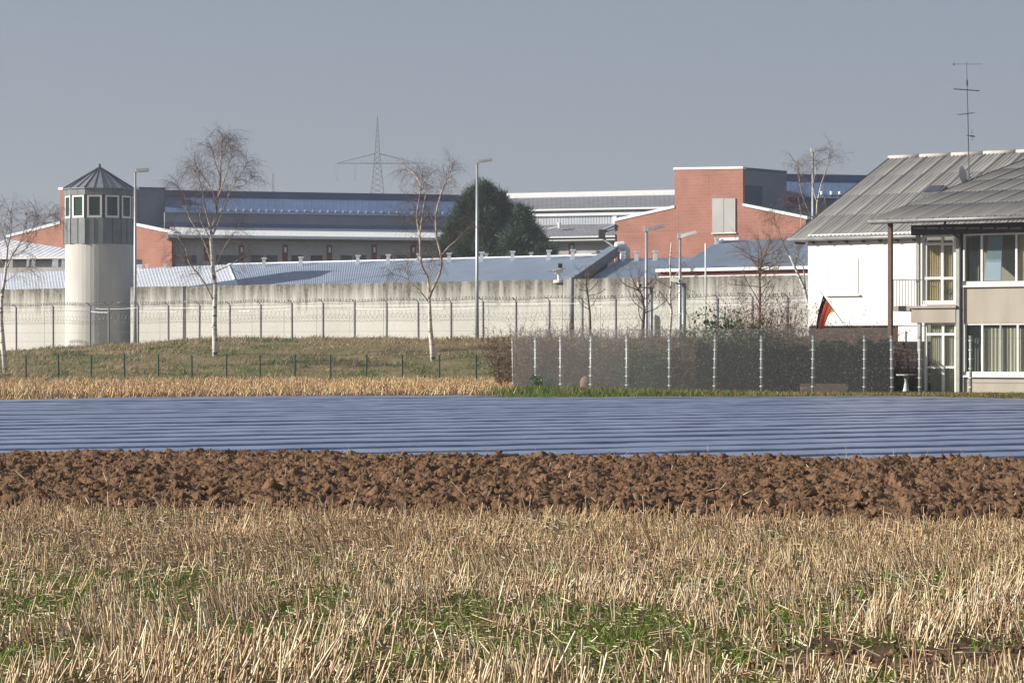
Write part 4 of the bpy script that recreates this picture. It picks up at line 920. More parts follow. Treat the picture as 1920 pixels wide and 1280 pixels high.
q = MB(); MW.box(q, 1515, 1790, 436, 610, 0, 7); q.build('upper_wall', M['plaster'], hs)
q = MB(); MW.box(q, 1517, 1790, 610, 760, .12, 7); q.build('base_wall', M['brownclad'], hs)
q = MB(); MW.box(q, 1549, 1608, 485, 553, .002 - .05, .0); 
fr = MB(); MW.box(fr, 1547.5, 1550.5, 484, 553, -.02, .02); MW.box(fr, 1550.5, 1607, 484, 486, -.02, .02); MW.box(fr, 1607, 1609, 484, 553, -.02, .02)
wo_ = fr.build('window_frame', M['plaster'], hs)
q = MB()
for i in range(17):
    v = 486 + i * 3.9; MW.box(q, 1550.5, 1607, v, v + 3.3, -.012, .03)
q.build('roller_shutter', M['white'], wo_)
q = MB(); MW.box(q, 1547, 1611, 552.5, 555, -.1, .02); q.build('sill', M['white'], wo_)
E0 = P(1480, 447.5, 112.3); R0 = slope_to(E0, HT, 1668, 297); up = (R0 - E0); Ls = up.length; up.normalize()
sheet_roof(hs, E0, T3, up, 15, .94, 4, Ls / 4, M['fibre'])
nr = T3.cross(up).normalized()
q = MB(); q.prism([E0 - nr * .06, E0 + T3 * 14 - nr * .06, R0 + T3 * 14 - nr * .06, R0 - nr * .06], -nr * .08); q.build('roof_deck', M['brownclad'], hs)
dn = Vector((-up.x, -up.y, up.z)) * -1; far = R0 + Vector((up.x, up.y, -up.z)) * Ls
q = MB(); q.prism([R0 - nr * .05, R0 + T3 * 14 - nr * .05, far + T3 * 14, far], (0, 0, -.1)); q.build('rear_roof', M['fibre2'], hs)
for i in range(9):
    a = R0 + T3 * (i * 1.55 - .05) + Vector((0, 0, .03)); q = MB(); q.tube([a, a + T3 * 1.5], [.10, .105], 10); q.build('ridge_cap', M['ridgecap'], hs, smooth=True)
g0 = E0 + Vector((0, 0, -.05)) - MW.W() * .07
q = MB(); q.tube([g0 - T3 * .05, g0 + T3 * 12], .085, 8); q.build('gutter', M['gutter'], hs, smooth=True)
for i in range(11):
    a = E0 + T3 * (.25 + i * .78) + Vector((0, 0, -.14)); q = MB(); q.hexa([a + c for c in (Vector((0, 0, -.09)), T3 * .08 + Vector((0, 0, -.09)), T3 * .08, Vector((0, 0, 0)), MW.W() * .8 + Vector((0, 0, -.09)), MW.W() * .8 + T3 * .08 + Vector((0, 0, -.09)), MW.W() * .8 + T3 * .08, MW.W() * .8)]); q.build('rafter_tail', M['brownclad'], hs)
def roof_pt(u, v):   # where the pixel ray meets the main roof plane
    o = Vector((0, 0, EYE)); dirr = P(u, v, 100) - o; t = (E0 - o).dot(nr) / dirr.dot(nr); return o + dirr * t
c = roof_pt(1752, 361); q = MB(); q.prism([c - T3 * .4 - up * .45 + nr * .02, c + T3 * .4 - up * .45 + nr * .02, c + T3 * .4 + up * .45 + nr * .02, c - T3 * .4 + up * .45 + nr * .02], nr * .14); sk = q.build('skylight', M['gutter'], hs)
q = MB(); q.prism([c - T3 * .33 - up * .38 + nr * .165, c + T3 * .33 - up * .38 + nr * .165, c + T3 * .33 + up * .38 + nr * .165, c - T3 * .33 + up * .38 + nr * .165], nr * .02); q.build('pane', M['darkglass'], sk)

# ---------------- annex
AX = Plane(1800, 99, HT); AT = AX.T(); AW = AX.W(); UZ = Vector((0, 0, 1))
an = thing('annex_house', 'beige annex with glazed corner, balcony and low weathered corrugated roof', 'house', (*AX.xy(1800), 0))
E1 = P(1632, 413, 99.6); R1 = slope_to(E1, HT, 1930, 297); up1 = R1 - E1; L1 = up1.length; up1.normalize(); n1 = AT.cross(up1).normalized()
sheet_roof(an, E1, AT, up1, 10, .94, 5, L1 / 5, M['fibre2'])
q = MB(); q.prism([E1 - n1 * .05, E1 + AT * 9.4 - n1 * .05, R1 + AT * 9.4 - n1 * .05, R1 - n1 * .05], -n1 * .1); q.build('roof_deck', M['fascia'], an)
q = MB(); a = E1 - AW * .08 - UZ * .06; q.tube([a - AT * .06, a + AT * 9.5], .075, 8); q.build('gutter', M['gutter'], an, smooth=True)
for i in range(12):
    a = E1 - AW * .1 + AT * (.1 + i * .62); q = MB(); q.box(a + Vector((-.015, -.06, -.02)), a + Vector((.015, .06, .03))); q.build('gutter_clip', M['gutter'], an)
q = MB(); AX.box(q, 1708, 2010, 418, 437, -.12, .25); q.build('eave_beam', M['fascia'], an)
for i in range(11):
    u = 1712 + i * 26; q = MB(); AX.box(q, u, u + 21, 426, 429.5, -.15, -.1); q.build('eave_vent', M['pinkgap'], an)
q = MB(); AX.box(q, 1806, 2010, 535, 606, -.02, .25); q.build('spandrel_wall', M['beige'], an)
q = MB(); AX.box(q, 1806, 2010, 705, 760, -.02, .25); q.build('plinth_wall', M['beige'], an)
q = MB(); AX.box(q, 1806, 2010, 717, 718.2, -.035, .0); q.build('plinth_line', M['joint'], an)
q = MB(); AX.box(q, 1792, 1798.5, 430, 745, -.06, .2); q.build('corner_column', M['greypost'], an)
q = MB(); AX.box(q, 1798.6, 1806, 437, 745, .02, .25); q.build('corner_wall', M['fascia'], an)
q = MB(); q.tube([AX.pt(1772, 412, -.45), AX.pt(1772, 430, -.45), AX.pt(1790, 440, -.3), AX.pt(1801, 449, -.14), AX.pt(1801, 740, -.14)], .045, 8); q.build('downpipe', M['rail'], an, smooth=True)
# right-hand windows, upper and lower
def window(u0, u1, v0, v1, mull, trans, k, fw, par, bottom=None, vt=None):
    q = MB(); AX.box(q, u0, u1, v0, v0 + fw, k, k + .1); f = q.build('window_frame', M['white'], par)
    q = MB(); AX.box(q, u0, u1, (bottom or v1 - fw * 1.6), v1, k - .03, k + .1); q.build('frame_rail', M['white'], f)
    vb = bottom or v1 - fw * 1.6
    edges = [u0] + mull + [u1]
    for i, u in enumerate(edges):
        h = fw * .55; a, b = (u, u + 2 * h) if i == 0 else ((u - 2 * h, u) if i == len(edges) - 1 else (u - h, u + h))
        q = MB(); AX.box(q, a, b, v0 + fw, vb, k + .003, k + .097); q.build('frame_stile', M['white'], f)
    for v in trans:
        for a, b in zip(edges, edges[1:]):
            q = MB(); AX.box(q, a + fw * .6, b - fw * .6, v - fw * .55, v + fw * .55, k + .006, k + .094); q.build('frame_transom', M['white'], f)
    for a, b in zip(edges, edges[1:]):
        vs = [v0 + fw] + trans + [vb]
        for va, vb2 in zip(vs, vs[1:]):
            q = MB(); AX.box(q, a + .3, b - .3, va + .2, vb2 - .2, k + .045, k + .055); q.build('pane', M['glass'], f)
    return f
def curtain(u0, u1, v0, v1, k, m, par, folds=None):
    folds = folds or max(3, int((u1 - u0) / 5)); n = folds * 4; q = MB(); a = AX.xy(u0, k); b = AX.xy(u1, k); um = (u0 + u1) / 2; zt = AX.z(um, v0, k); zb = AX.z(um, v1, k); pr = None
    for i in range(n + 1):
        f = i / n; p = a.lerp(b, f); off = .035 * math.sin(i * math.pi / 2 + .6) + random.uniform(-.008, .008)
        c_ = (Vector((p.x + AX.w.x * off, p.y + AX.w.y * off, zb)), Vector((p.x + AX.w.x * off, p.y + AX.w.y * off, zt)))
        if pr: q.face([pr[0], c_[0], c_[1], pr[1]])
        pr = c_
    return q.build('curtain', m, par, smooth=True)
f1 = window(1806, 2008, 436, 536, [1840.5, 1905.5, 1972], [], .0, 3.4, an, bottom=527)
f2 = window(1807, 2008, 605.5, 706, [1841.5, 1908, 1974], [], .0, 3.2, an, bottom=697)
q = MB(); AX.box(q, 1803, 2010, 533.5, 537, -.12, -.02); q.build('sill', M['white'], f1)
q = MB(); AX.box(q, 1804, 2010, 704, 707.5, -.12, -.02); q.build('sill', M['white'], f2)
q = MB(); AX.box(q, 1874, 1877.5, 608, 697, .0, .1); q.build('frame_stile', M['greypost'], f2)
# tilted casement in the middle of the upper window
q = MB(); AX.box(q, 1845, 1876, 0, 0, -.01, .03, z0=AX.z(1860, 526), z1=AX.z(1860, 441)); 
q = MB(); b0, b1 = AX.pt(1845, 525.5, -.02), AX.pt(1876, 525.5, -.02); t1 = AX.pt(1876, 441, -.02) + AW * .16; t0 = AX.pt(1850, 441, -.02) + AW * .16; q.prism([b0, b1, t1, t0], AW * .03); cs = q.build('tilted_casement', M['darkglass'], f1)
M['skyglass'] = mat('sky_tinted_glass', (0.26, 0.33, 0.38), (0.22, 0.29, 0.34), 1, .12, .8)  # blue-grey base colour paints in the sky's reflection
cs.data.materials[0] = M['skyglass']
curtain(1905, 1942, 440, 527, .16, M['curtain'], f1); curtain(1809, 1838, 445, 527, .9, M['room'], f1, 4)
curtain(1842, 1906, 615, 697, .17, M['curtain2'], f2, 9); curtain(1911, 1972, 615, 697, .17, M['curtain2'], f2, 8)
curtain(1812, 1838, 612, 697, .8, M['room'], f2, 4)
# glazed bay left of the corner
g1 = window(1729, 1792.5, 440, 571, [1766.5], [457.5, 521.5], .12, 4.2, an, bottom=563.5)
g2 = window(1733, 1794, 605, 742, [1768], [626.5, 688.5], .12, 4.0, an, bottom=735)
q = MB(); AX.box(q, 1706, 1792, 573, 577.5, -.16, .3); q.build('floor_slab', M['pinkgap'], an)
q = MB(); AX.box(q, 1708, 1791.5, 577.6, 605, -.08, .3); q.build('balcony_front', M['beige'], an)
curtain(1738, 1764, 450, 563, .29, M['curtain'], g1, 6); curtain(1768, 1786, 450, 563, .29, M['curtain'], g1, 4)
curtain(1745, 1766, 608, 734, .29, M['curtain2'], g2, 5); curtain(1770, 1791, 608, 734, .29, M['curtain2'], g2, 5)
for v0, v1 in ((438, 606), (606, 760)):
    q = MB(); AX.box(q, 1738, 2008, v0, v1, 3.2, 3.4); q.build('room_wall', M['room'], an)
q = MB(); AX.box(q, 1738, 2008, 578, 604, .3, 3.2); q.build('floor', M['room'], an)
# columns and balcony
q = MB(); AX.box(q, 1664.5, 1671, 419, 745, -.5, -.34); q.build('column', M['brownpost'], an)
q = MB(); AX.box(q, 1717, 1723, 437, 577, -.02, .12); q.build('column', M['greypost'], an)
q = MB(); AX.box(q, 1720, 1725.5, 605, 745, -.02, .12); q.build('column', M['greypost'], an)
q = MB(); AX.box(q, 1670, 1706, 573.5, 583, -.12, 2.4); q.build('balcony_floor', M['room'], an)
q = MB(); q.tube([AX.pt(1668, 525, -.1), AX.pt(1730, 525, -.1)], .018, 6); rl = q.build('railing', M['rail'], an)
for i in range(9):
    u = 1675 + i * 5.6; q = MB(); q.tube([AX.pt(u, 525, -.1), AX.pt(u, 574, -.1)], .011, 5); q.build('baluster', M['rail'], rl)
# garden side wall with slatted face under the balcony, small window in the white wall
M['darkbrick'] = mat('dark_garden_brick', (0.085, 0.06, 0.055), (0.05, 0.04, 0.045), 4, .9, .2, vary=.3)
gw = thing('garden_wall', 'dark brick garden wall under the balcony behind the white table', 'wall', (*AX.xy(1705, 1.8), 0))
bm_ = MB(); 
for r in range(15):
    for c_ in range(5):
        u = 1664 + c_ * 15.5 + (7.7 if r % 2 else 0); q = MB(); AX.box(q, u, u + 14.6, 640 + r * 6.5, 645.8 + r * 6.5, 1.8 + random.uniform(-.012, .012), 2.0); q.build('brick', M['darkbrick'], gw)
q = MB(); AX.box(q, 1664, 1745, 640.5, 742, 1.84, 1.98); q.build('mortar_core', M['fascia'], gw)
q = MB(); MW.box(q, 1684, 1735, 598, 645, .05, .11); q.build('lower_panel', M['plaster'], hs)
q = MB(); MW.box(q, 1700, 1735, 624, 643, .0, .06); lw_ = q.build('cellar_window', M['white'], hs)
q = MB(); MW.box(q, 1697, 1700, 622, 645, -.01, .06); q.build('frame_stile', M['rail'], lw_)

# ---------------- things at the house
# electric fan standing behind the upper corner glazing
fp = AX.pt(1781, 563, .24); fan = thing('desk_fan', 'small electric fan standing behind the upper corner window', 'fan', fp)
c = AX.pt(1781, 548, .235); q = MB()
for r in (.15, .1, .05):
    q.tube([c + AT * (r * math.cos(a)) + UZ * (r * math.sin(a)) for a in np.linspace(0, 2 * math.pi, 20)], .006, 4, False)
for a in np.linspace(0, 2 * math.pi, 10)[:-1]: q.tube([c, c + AT * (.15 * math.cos(a)) + UZ * (.15 * math.sin(a))], .003, 3)
q.build('fan_guard', M['rail'], fan)
q = MB(); q.tube([c, c + AW * .03], .04, 8); q.tube([c + AW * .02, fp + AW * .02 + UZ * .02], .014, 6); q.build('fan_stand', M['greypost'], fan)
q = MB(); q.tube([fp + AW * .02, fp + AW * .02 + UZ * .03], .04, 12); q.build('fan_base', M['greypost'], fan)
# white garden table
b = AX.pt(1699, 736, .9); tb = thing('garden_table', 'white round garden table on one flared leg under the balcony', 'table', (b.x, b.y, 0))
zt_ = AX.z(1699, 701.5, .9); q = MB(); q.tube([(b.x, b.y, zt_ - .04), (b.x, b.y, zt_)], [.37, .38], 20); q.build('table_top', M['white'], tb)
q = MB(); q.tube([(b.x, b.y, 0), (b.x, b.y, .08), (b.x, b.y, .35), (b.x, b.y, zt_ - .2), (b.x, b.y, zt_ - .03)], [.14, .11, .06, .06, .14], 12); q.build('leg', M['white'], tb, smooth=True)
# satellite dish on the roof
dp = roof_pt(1803, 343); dsh = thing('satellite_dish', 'round satellite dish on the corrugated roof beside the antenna', 'dish', dp)
dc = P(1803, 329, dp.y - .1); ax = Vector((.82, -.55, .15)).normalized(); sdv = ax.cross(UZ).normalized(); upv = sdv.cross(ax); q = MB(); rings = []
for r in (0, .15, .28, .39):
    rings.append([dc + sdv * (r * .92 * math.cos(a)) + upv * (r * math.sin(a)) + ax * (.5 * r * r) for a in np.linspace(0, 2 * math.pi, 25)[:-1]])
for A_, B_ in zip(rings, rings[1:]):
    for i in range(24): q.face([A_[i], A_[(i + 1) % 24], B_[(i + 1) % 24], B_[i]]); q.face([p - ax * .015 for p in (A_[(i + 1) % 24], A_[i], B_[i], B_[(i + 1) % 24])])
q.build('reflector', mat('dish_grey', (0.50, 0.50, 0.47), None, 3, .6, .3), dsh, smooth=True)
q = MB(); q.tube([dp - UZ * .1, dp + UZ * .3, dc - ax * .04], .025, 8); q.build('mount', M['gutter'], dsh)
q = MB(); q.tube([dc - upv * .36, dc + ax * .42 - upv * .12], .012, 5); q.tube([dc + ax * .38 - upv * .12, dc + ax * .48 - upv * .1], .03, 8); q.build('feed_arm', M['gutter'], dsh)
# antenna mast
ap = roof_pt(1817, 335); am = thing('aerial_mast', 'tall thin television aerial mast on the house roof', 'antenna', ap); dA = ap.y
M['aerial'] = mat('aerial_metal', (0.13, 0.13, 0.16), None, 4, .5, .4, .4)
def AP(u, v, dy=0.0): return P(u, v, dA + dy)
q = MB(); q.tube([ap - UZ * .1, AP(1815, 230), AP(1813, 150), AP(1812.5, 115)], [.028, .024, .018, .009], 8); q.build('mast', M['aerial'], am)
q = MB(); q.tube([AP(1788, 120.5, -.3), AP(1842, 120.5, .3)], .008, 5); q.tube([AP(1788, 119, -.3), AP(1788, 123, -.3)], .03, 5); q.build('dipole', M['aerial'], am)
q = MB(); q.tube([AP(1813, 160), AP(1813, 152), AP(1812.7, 147)], [.055, .05, .01], 8); q.build('amplifier', M['aerial'], am)
q = MB(); q.tube([AP(1788, 167, -.4), AP(1836, 170.5, .4)], .022, 6)
for f in np.linspace(0, 1, 9): c_ = AP(1788, 167, -.4).lerp(AP(1836, 170.5, .4), f); q.tube([c_ - Vector((.02, .25, 0)), c_ + Vector((.02, .25, 0))], .006, 4)
q.build('yagi_aerial', M['aerial'], am)
q = MB(); q.tube([AP(1799, 215, -.5), AP(1824, 212, .5)], .02, 6)
for f in np.linspace(0, 1, 10): c_ = AP(1799, 215, -.5).lerp(AP(1824, 212, .5), f); q.tube([c_ - Vector((.12, .03, 0)), c_ + Vector((.12, -.03, 0))], .007, 4)
q.build('yagi_aerial', M['aerial'], am)
q = MB(); q.tube([AP(1812, 254), AP(1825, 255)], .018, 5); q.tube([AP(1822, 243), AP(1823, 264)], .008, 4); q.tube([AP(1818, 255), AP(1828, 256)], .03, 5); q.build('small_aerial', M['aerial'], am)
# flag on a slanting pole
fb = P(1581, 606, 109.3); fl = thing('flag', 'black, red and gold flag drooping from a slanting pole at the white wall', 'flag', fb)
tip = P(1538, 546, 108.0); q = MB(); q.tube([fb, tip], [.016, .012], 6); q.build('pole', M['brownpost'], fl)
M['fblack'] = mat('flag_black', (0.025, 0.025, 0.028), None, 4, .8, .2); M['fred'] = mat('flag_red', (0.50, 0.085, 0.06), None, 4, .8, .2); M['fgold'] = mat('flag_gold', (0.85, 0.5, 0.08), None, 4, .8, .2)
for k_ in ('fred', 'fgold'):
    n_ = M[k_].node_tree; t_ = n_.nodes.new('ShaderNodeBsdfTranslucent'); t_.inputs[0].default_value = (.75, .12, .07, 1) if k_ == 'fred' else (.95, .55, .1, 1); x_ = n_.nodes.new('ShaderNodeMixShader'); x_.inputs[0].default_value = .35
    n_.links.new(n_.nodes['Principled BSDF'].outputs[0], x_.inputs[1]); n_.links.new(t_.outputs[0], x_.inputs[2]); n_.links.new(x_.outputs[0], n_.nodes['Material Output'].inputs[0])
NS, NH = 12, 9
def cloth(i, j):   # i along the pole from tip, j downwards
    f = i / NS; g_ = j / NH; top = tip.lerp(fb, .13 + .50 * f); bot = P(lerp(1530, 1549, f ** .8), lerp(618, 622, f) if f < .67 else lerp(622, 592, (f - .67) / .33), lerp(108.1, 108.7, f)); p = top.lerp(bot, g_ ** .95)
    return p + Vector((.03 * math.sin(i * 1.3) * g_, .10 * math.sin(i * 1.7 + g_) * (0.2 + g_), 0)) + (Vector((-.05, 0, 0)) * math.sin(math.pi * g_))
for s0, s1, mm in ((0, 3, 'fblack'), (3, 9, 'fred'), (9, 12, 'fgold')):
    q = MB()
    for i in range(s0, s1):
        for j in range(NH):
            q.face([cloth(i, j), cloth(i + 1, j), cloth(i + 1, j + 1), cloth(i, j + 1)])
    q.build('flag_stripe', M[mm], fl, smooth=True)

# ================================================================== garden mesh fence
def mesh_mat():
    m = bpy.data.materials.new('wire_mesh'); m.use_nodes = True; n = m.node_tree; b = n.nodes['Principled BSDF']; b.inputs['Base Color'].default_value = (.125, .128, .135, 1); b.inputs['Roughness'].default_value = .6
    tr = n.nodes.new('ShaderNodeBsdfTransparent'); mx = n.nodes.new('ShaderNodeMixShader'); mx.inputs[0].default_value = .27
    n.links.new(tr.outputs[0], mx.inputs[1]); n.links.new(b.outputs[0], mx.inputs[2]); n.links.new(mx.outputs[0], n.nodes['Material Output'].inputs[0]); return m
M['mesh'] = mesh_mat()
gf = thing('garden_fence', 'fine grey wire-mesh garden fence on pale posts along the field edge', 'fence', (12, 96, 0))
fu = [962, 1005, 1052, 1108, 1176, 1256, 1340, 1428, 1524, 1621, 1673, 1725, 1820, 1925, 2035]
fd = [108, 104.5, 102, 100.5, 99, 98, 97.2, 96.5, 95.9, 95.3, 95.05, 94.8, 94.4, 94, 93.6]
M['palepost'] = mat('pale_fence_post', (0.36, 0.375, 0.36), (0.27, 0.285, 0.28), 6, .5, .4, .2)
fpts = []
for u, d in zip(fu, fd):
    p = P(u, 0, d); z0 = float(gz(p.x, d)); h = 2.04; l = random.uniform(-.03, .03); q = MB(); r = .052 if u > 980 else .03
    q.tube([(p.x, d, z0 - .2), (p.x + l, d, z0 + h)], r, 8); po = q.build('post', M['palepost'], gf, smooth=True)
    q = MB(); q.tube([(p.x + l, d, z0 + h), (p.x + l, d, z0 + h + .04)], r * 1.25, 8); q.build('post_cap', M['palepost'], po)
    for k in range(6):
        zc = z0 + .25 + k * .33; xc = p.x + l * (zc - z0) / h; q = MB(); q.tube([(xc, d, zc), (xc, d, zc + .025)], r * 1.5, 8); q.build('clip', M['white'], po)
    fpts.append((Vector((p.x, d, z0)), Vector((p.x + l, d, z0 + h + (.30 if u < 1700 else -.02)))))
for (a0_, a1_), (b0_, b1_) in zip(fpts, fpts[1:]):
    o_ = Vector((0, -.06, 0)); q = MB()
    if a0_.x / a0_.y * FOC + 960 < 1660:
        q.face([a0_ + o_, b0_ + o_, b1_ + o_, a1_ + o_]); q.build('mesh_panel', M['mesh'], gf)
    for f in (.01, .985):
        q = MB(); q.tube([a0_.lerp(a1_, f) + o_, b0_.lerp(b1_, f) + o_], .005, 4); q.build('tension_wire', M['darkpost'], gf)

# ================================================================== trees and shrubs
def bark_mat(name, light, dark, lo, hi):
    return mat(name, light, dark, 3.0, .8, .2, stretch=(.7, .7, 2.2), lo=lo, hi=hi)
M['birch'] = bark_mat('birch_bark', (0.62, 0.58, 0.52), (0.10, 0.075, 0.065), .40, .47)
M['birchlimb'] = mat('birch_limb', (0.60, 0.52, 0.45), (0.30, 0.21, 0.165), 3, .8, .2)
M['twig'] = mat('red_brown_twig', (0.20, 0.125, 0.10), (0.12, 0.075, 0.065), 4, .8, .2)
M['bark'] = mat('brown_bark', (0.17, 0.115, 0.085), (0.09, 0.062, 0.05), 6, .9, .2)
M['greytwig'] = mat('grey_twig', (0.30, 0.22, 0.16), (0.17, 0.12, 0.095), 4, .9, .2)

def along(pts, f):
    n = len(pts) - 1; x = min(f * n, n - 1e-6); i = int(x); return pts[i].lerp(pts[i + 1], x - i), (pts[i + 1] - pts[i]).normalized()
def rvec(): return Vector((random.gauss(0, 1), random.gauss(0, 1), random.gauss(0, 1))).normalized()
def wander(p, d, L, n, wob, grav):
    pts = [p]; d = d.copy()
    for i in range(n):
        d = (d + rvec() * wob + Vector((0, 0, grav)) * (i + 1) / n).normalized(); p = p + d * (L / n); pts.append(p)
    return pts
def twigs(mb, pts, n, L, r, droop, depth=1, f0=.25, sub=4):
    for _ in range(n):
        f = random.uniform(f0, 1) ; p, d = along(pts, f); o = rvec(); o = (o - d * o.dot(d)).normalized()
        dd = (d * random.uniform(.4, 1.0) + o * random.uniform(.5, 1.1) + Vector((0, 0, .25))).normalized(); ll = L * random.uniform(.5, 1.15)
        q = wander(p, dd, ll, 4, .18, -droop * .6); mb.tube(q, list(np.linspace(r, r * .45, 5)), 3, False)
        if depth:
            for _ in range(sub):
                p2, d2 = along(q, random.uniform(.3, 1)); o = rvec(); d3 = (d2 * .5 + o * .7 + Vector((0, 0, -droop * .5))).normalized()
                mb.tube(wander(p2, d3, ll * random.uniform(.25, .55), 3, .15, -droop), [r * .5, r * .42, r * .35, r * .25], 3, False)
def birch(label, trunk, limbs, d, tr, twn=9, tl=1.5, tr_tw=.008, group='bare birches on the bank', tsub=6):
    base = P(*trunk[0], d); base.z = float(gz(base.x, d)); t = thing('birch_tree', label, 'birch', base, group)
    tp = [P(u, v, d) for u, v in trunk]; tp[0].z = min(tp[0].z, base.z) - .15
    q = MB(); q.tube(tp, list(np.linspace(tr, tr * .42, len(tp))), 9); q.build('trunk', M['birch'], t, smooth=True)
    tw = MB(); s_ = d / FOC
    for pts, r0 in limbs:
        dz = random.uniform(-2.0, 2.0); n = len(pts); L = [P(u, v, d + dz * (i / (n - 1)) ** 1.2) for i, (u, v) in enumerate(pts)]
        S2 = []
        for i in range(n - 1):      # Catmull-Rom through the joints
            a_, b_, c_, d_ = L[max(i - 1, 0)], L[i], L[i + 1], L[min(i + 2, n - 1)]
            for k in range(3):
                x = k / 3; S2.append(.5 * (2 * b_ + (c_ - a_) * x + (2 * a_ - 5 * b_ + 4 * c_ - d_) * x * x + (3 * b_ - a_ - 3 * c_ + d_) * x ** 3))
        L = S2 + [L[-1]]; n = len(L)
        q = MB(); q.tube(L, list(np.linspace(r0 * .8, max(r0 * .2, .012), n)), 6); q.build('limb', M['birchlimb'], t, smooth=True)
        ln = sum((b - a).length for a, b in zip(L, L[1:]))
        twigs(tw, L, int(twn * ln * .62) + 3, tl, tr_tw, .55, 1, .22, tsub); twigs(tw, L, int(twn * ln * .25) + 2, tl * .8, tr_tw, .75, 1, .72, tsub)
    q = tw.build('crown', M['twig'], t); return t
birch('tall bare birch with white trunk right of the watchtower',
      [(404.6, 684), (403, 640), (402, 607), (403.8, 537), (399.5, 503), (395.5, 452), (396, 428)],
      [([(396, 428), (404, 408), (408, 376), (412.6, 345), (413.7, 303), (414, 276), (417, 254)], .12), ([(396, 432), (385.5, 393), (379, 358), (373, 337), (365, 303)], .09),
       ([(405, 400), (404, 383), (398, 358), (383, 333), (371, 312)], .06), ([(399, 440), (408, 420), (423, 383), (433.5, 353), (450, 330), (465, 299)], .085),
       ([(397, 455), (389.7, 439), (376, 414), (374, 393), (366, 368)], .06), ([(399.5, 503), (385, 460), (373, 437), (354, 406), (346, 366), (328, 343)], .06),
       ([(401, 565), (378.5, 523), (354.5, 492), (346, 461), (322, 434)], .085), ([(354.5, 492), (345, 480), (330, 478)], .03),
       ([(405, 509), (434.7, 494.7), (458.6, 478)], .05), ([(405, 497), (420.6, 464), (437.5, 438), (452, 415)], .05), ([(409, 370), (420, 340), (432, 300), (436, 280)], .06), ([(413, 330), (402, 300), (396, 272)], .05), ([(414, 300), (424, 278), (430, 262)], .04), ([(433, 353), (452, 350), (476, 330)], .04)], 172, .20, twn=17, tl=1.7)
birch('bare forked birch with white trunk left of the tall lamp mast',
      [(813, 684), (810, 650), (806.5, 610), (805.5, 575), (805, 560)],
      [([(805, 562), (803, 524), (790, 495), (787, 446), (782, 410), (784.5, 383), (789, 354), (791, 317)], .12), ([(786.5, 444), (789, 425), (794, 388), (800, 354), (804, 325)], .065),
       ([(806, 556), (809, 547), (824, 514), (827.7, 485), (818.5, 441), (818, 400), (829, 358), (840, 333), (848, 308)], .12), ([(829, 477), (842, 462), (855, 451), (868, 436), (881, 425)], .06),
       ([(803, 565), (785, 543), (766, 524), (761, 482)], .075), ([(766, 524), (750, 517), (732, 515)], .035), ([(806, 545), (806, 510), (812, 480)], .04), ([(781, 410), (776, 395), (768, 380)], .035), ([(817, 430), (808, 405), (806, 390)], .035), ([(790, 350), (778, 328), (762, 316)], .04), ([(789, 420), (772, 412), (752, 405)], .03)], 168, .19, twn=15, tl=1.45)
birch('bare birch cut off by the left picture edge', [(11, 692), (6, 650), (2, 600), (3, 560), (10, 515), (12, 490)],
      [([(10, 510), (22, 480), (38, 455), (46, 425), (50, 398)], .06), ([(12, 492), (14, 465), (6, 440), (0, 420), (-10, 395)], .07), ([(20, 482), (45, 470), (68, 440), (90, 405), (104, 405)], .04), ([(12, 500), (-12, 470), (-30, 430)], .06), ([(14, 466), (22, 430), (18, 395)], .045), ([(8, 530), (35, 510), (60, 500)], .04), ([(38, 455), (60, 430), (72, 400)], .03)], 165, .17, twn=15, tl=1.5)
birch('slim bare birches rising behind the white house eave', [(1524, 640), (1518, 580), (1508, 540), (1490, 500), (1480, 478)],
      [([(1480, 478), (1468, 455), (1455, 420), (1448, 395)], .05), ([(1490, 500), (1500, 460), (1502, 410), (1497, 370)], .05), ([(1510, 540), (1506, 500), (1497, 480), (1490, 455)], .05)], 138, .11, twn=12, tl=1.2, group='slim bare birches by the house')
birch('slim bare birch beside the lamp mast above the house roof', [(1536, 640), (1534, 520), (1530, 440), (1532, 380), (1540, 345)],
      [([(1540, 345), (1548, 322), (1556, 300), (1562, 285)], .05), ([(1532, 380), (1524, 350), (1530, 320), (1526, 300)], .04), ([(1531, 420), (1516, 395), (1504, 365), (1498, 330), (1493, 305)], .05), ([(1540, 345), (1546, 370), (1549, 395)], .03), ([(1531, 400), (1512, 400), (1490, 385), (1475, 375)], .03)], 150, .08, twn=14, tl=1.2, group='slim bare birches by the house')
birch('young birch with pale thin stem between the two lamp masts', [(1257, 660), (1256, 620), (1259, 585), (1256, 560), (1258, 530), (1256, 490), (1259, 455)],
      [([(1258, 575), (1244, 555), (1236, 545)], .035), ([(1257, 565), (1272, 550), (1284, 540)], .035), ([(1256, 540), (1238, 528), (1226, 524)], .03), ([(1257, 525), (1270, 512), (1280, 500)], .03), ([(1259, 595), (1275, 588), (1290, 592)], .03)], 128, .075, twn=8, tl=.9, tr_tw=.008, group='young trees by the house garden')
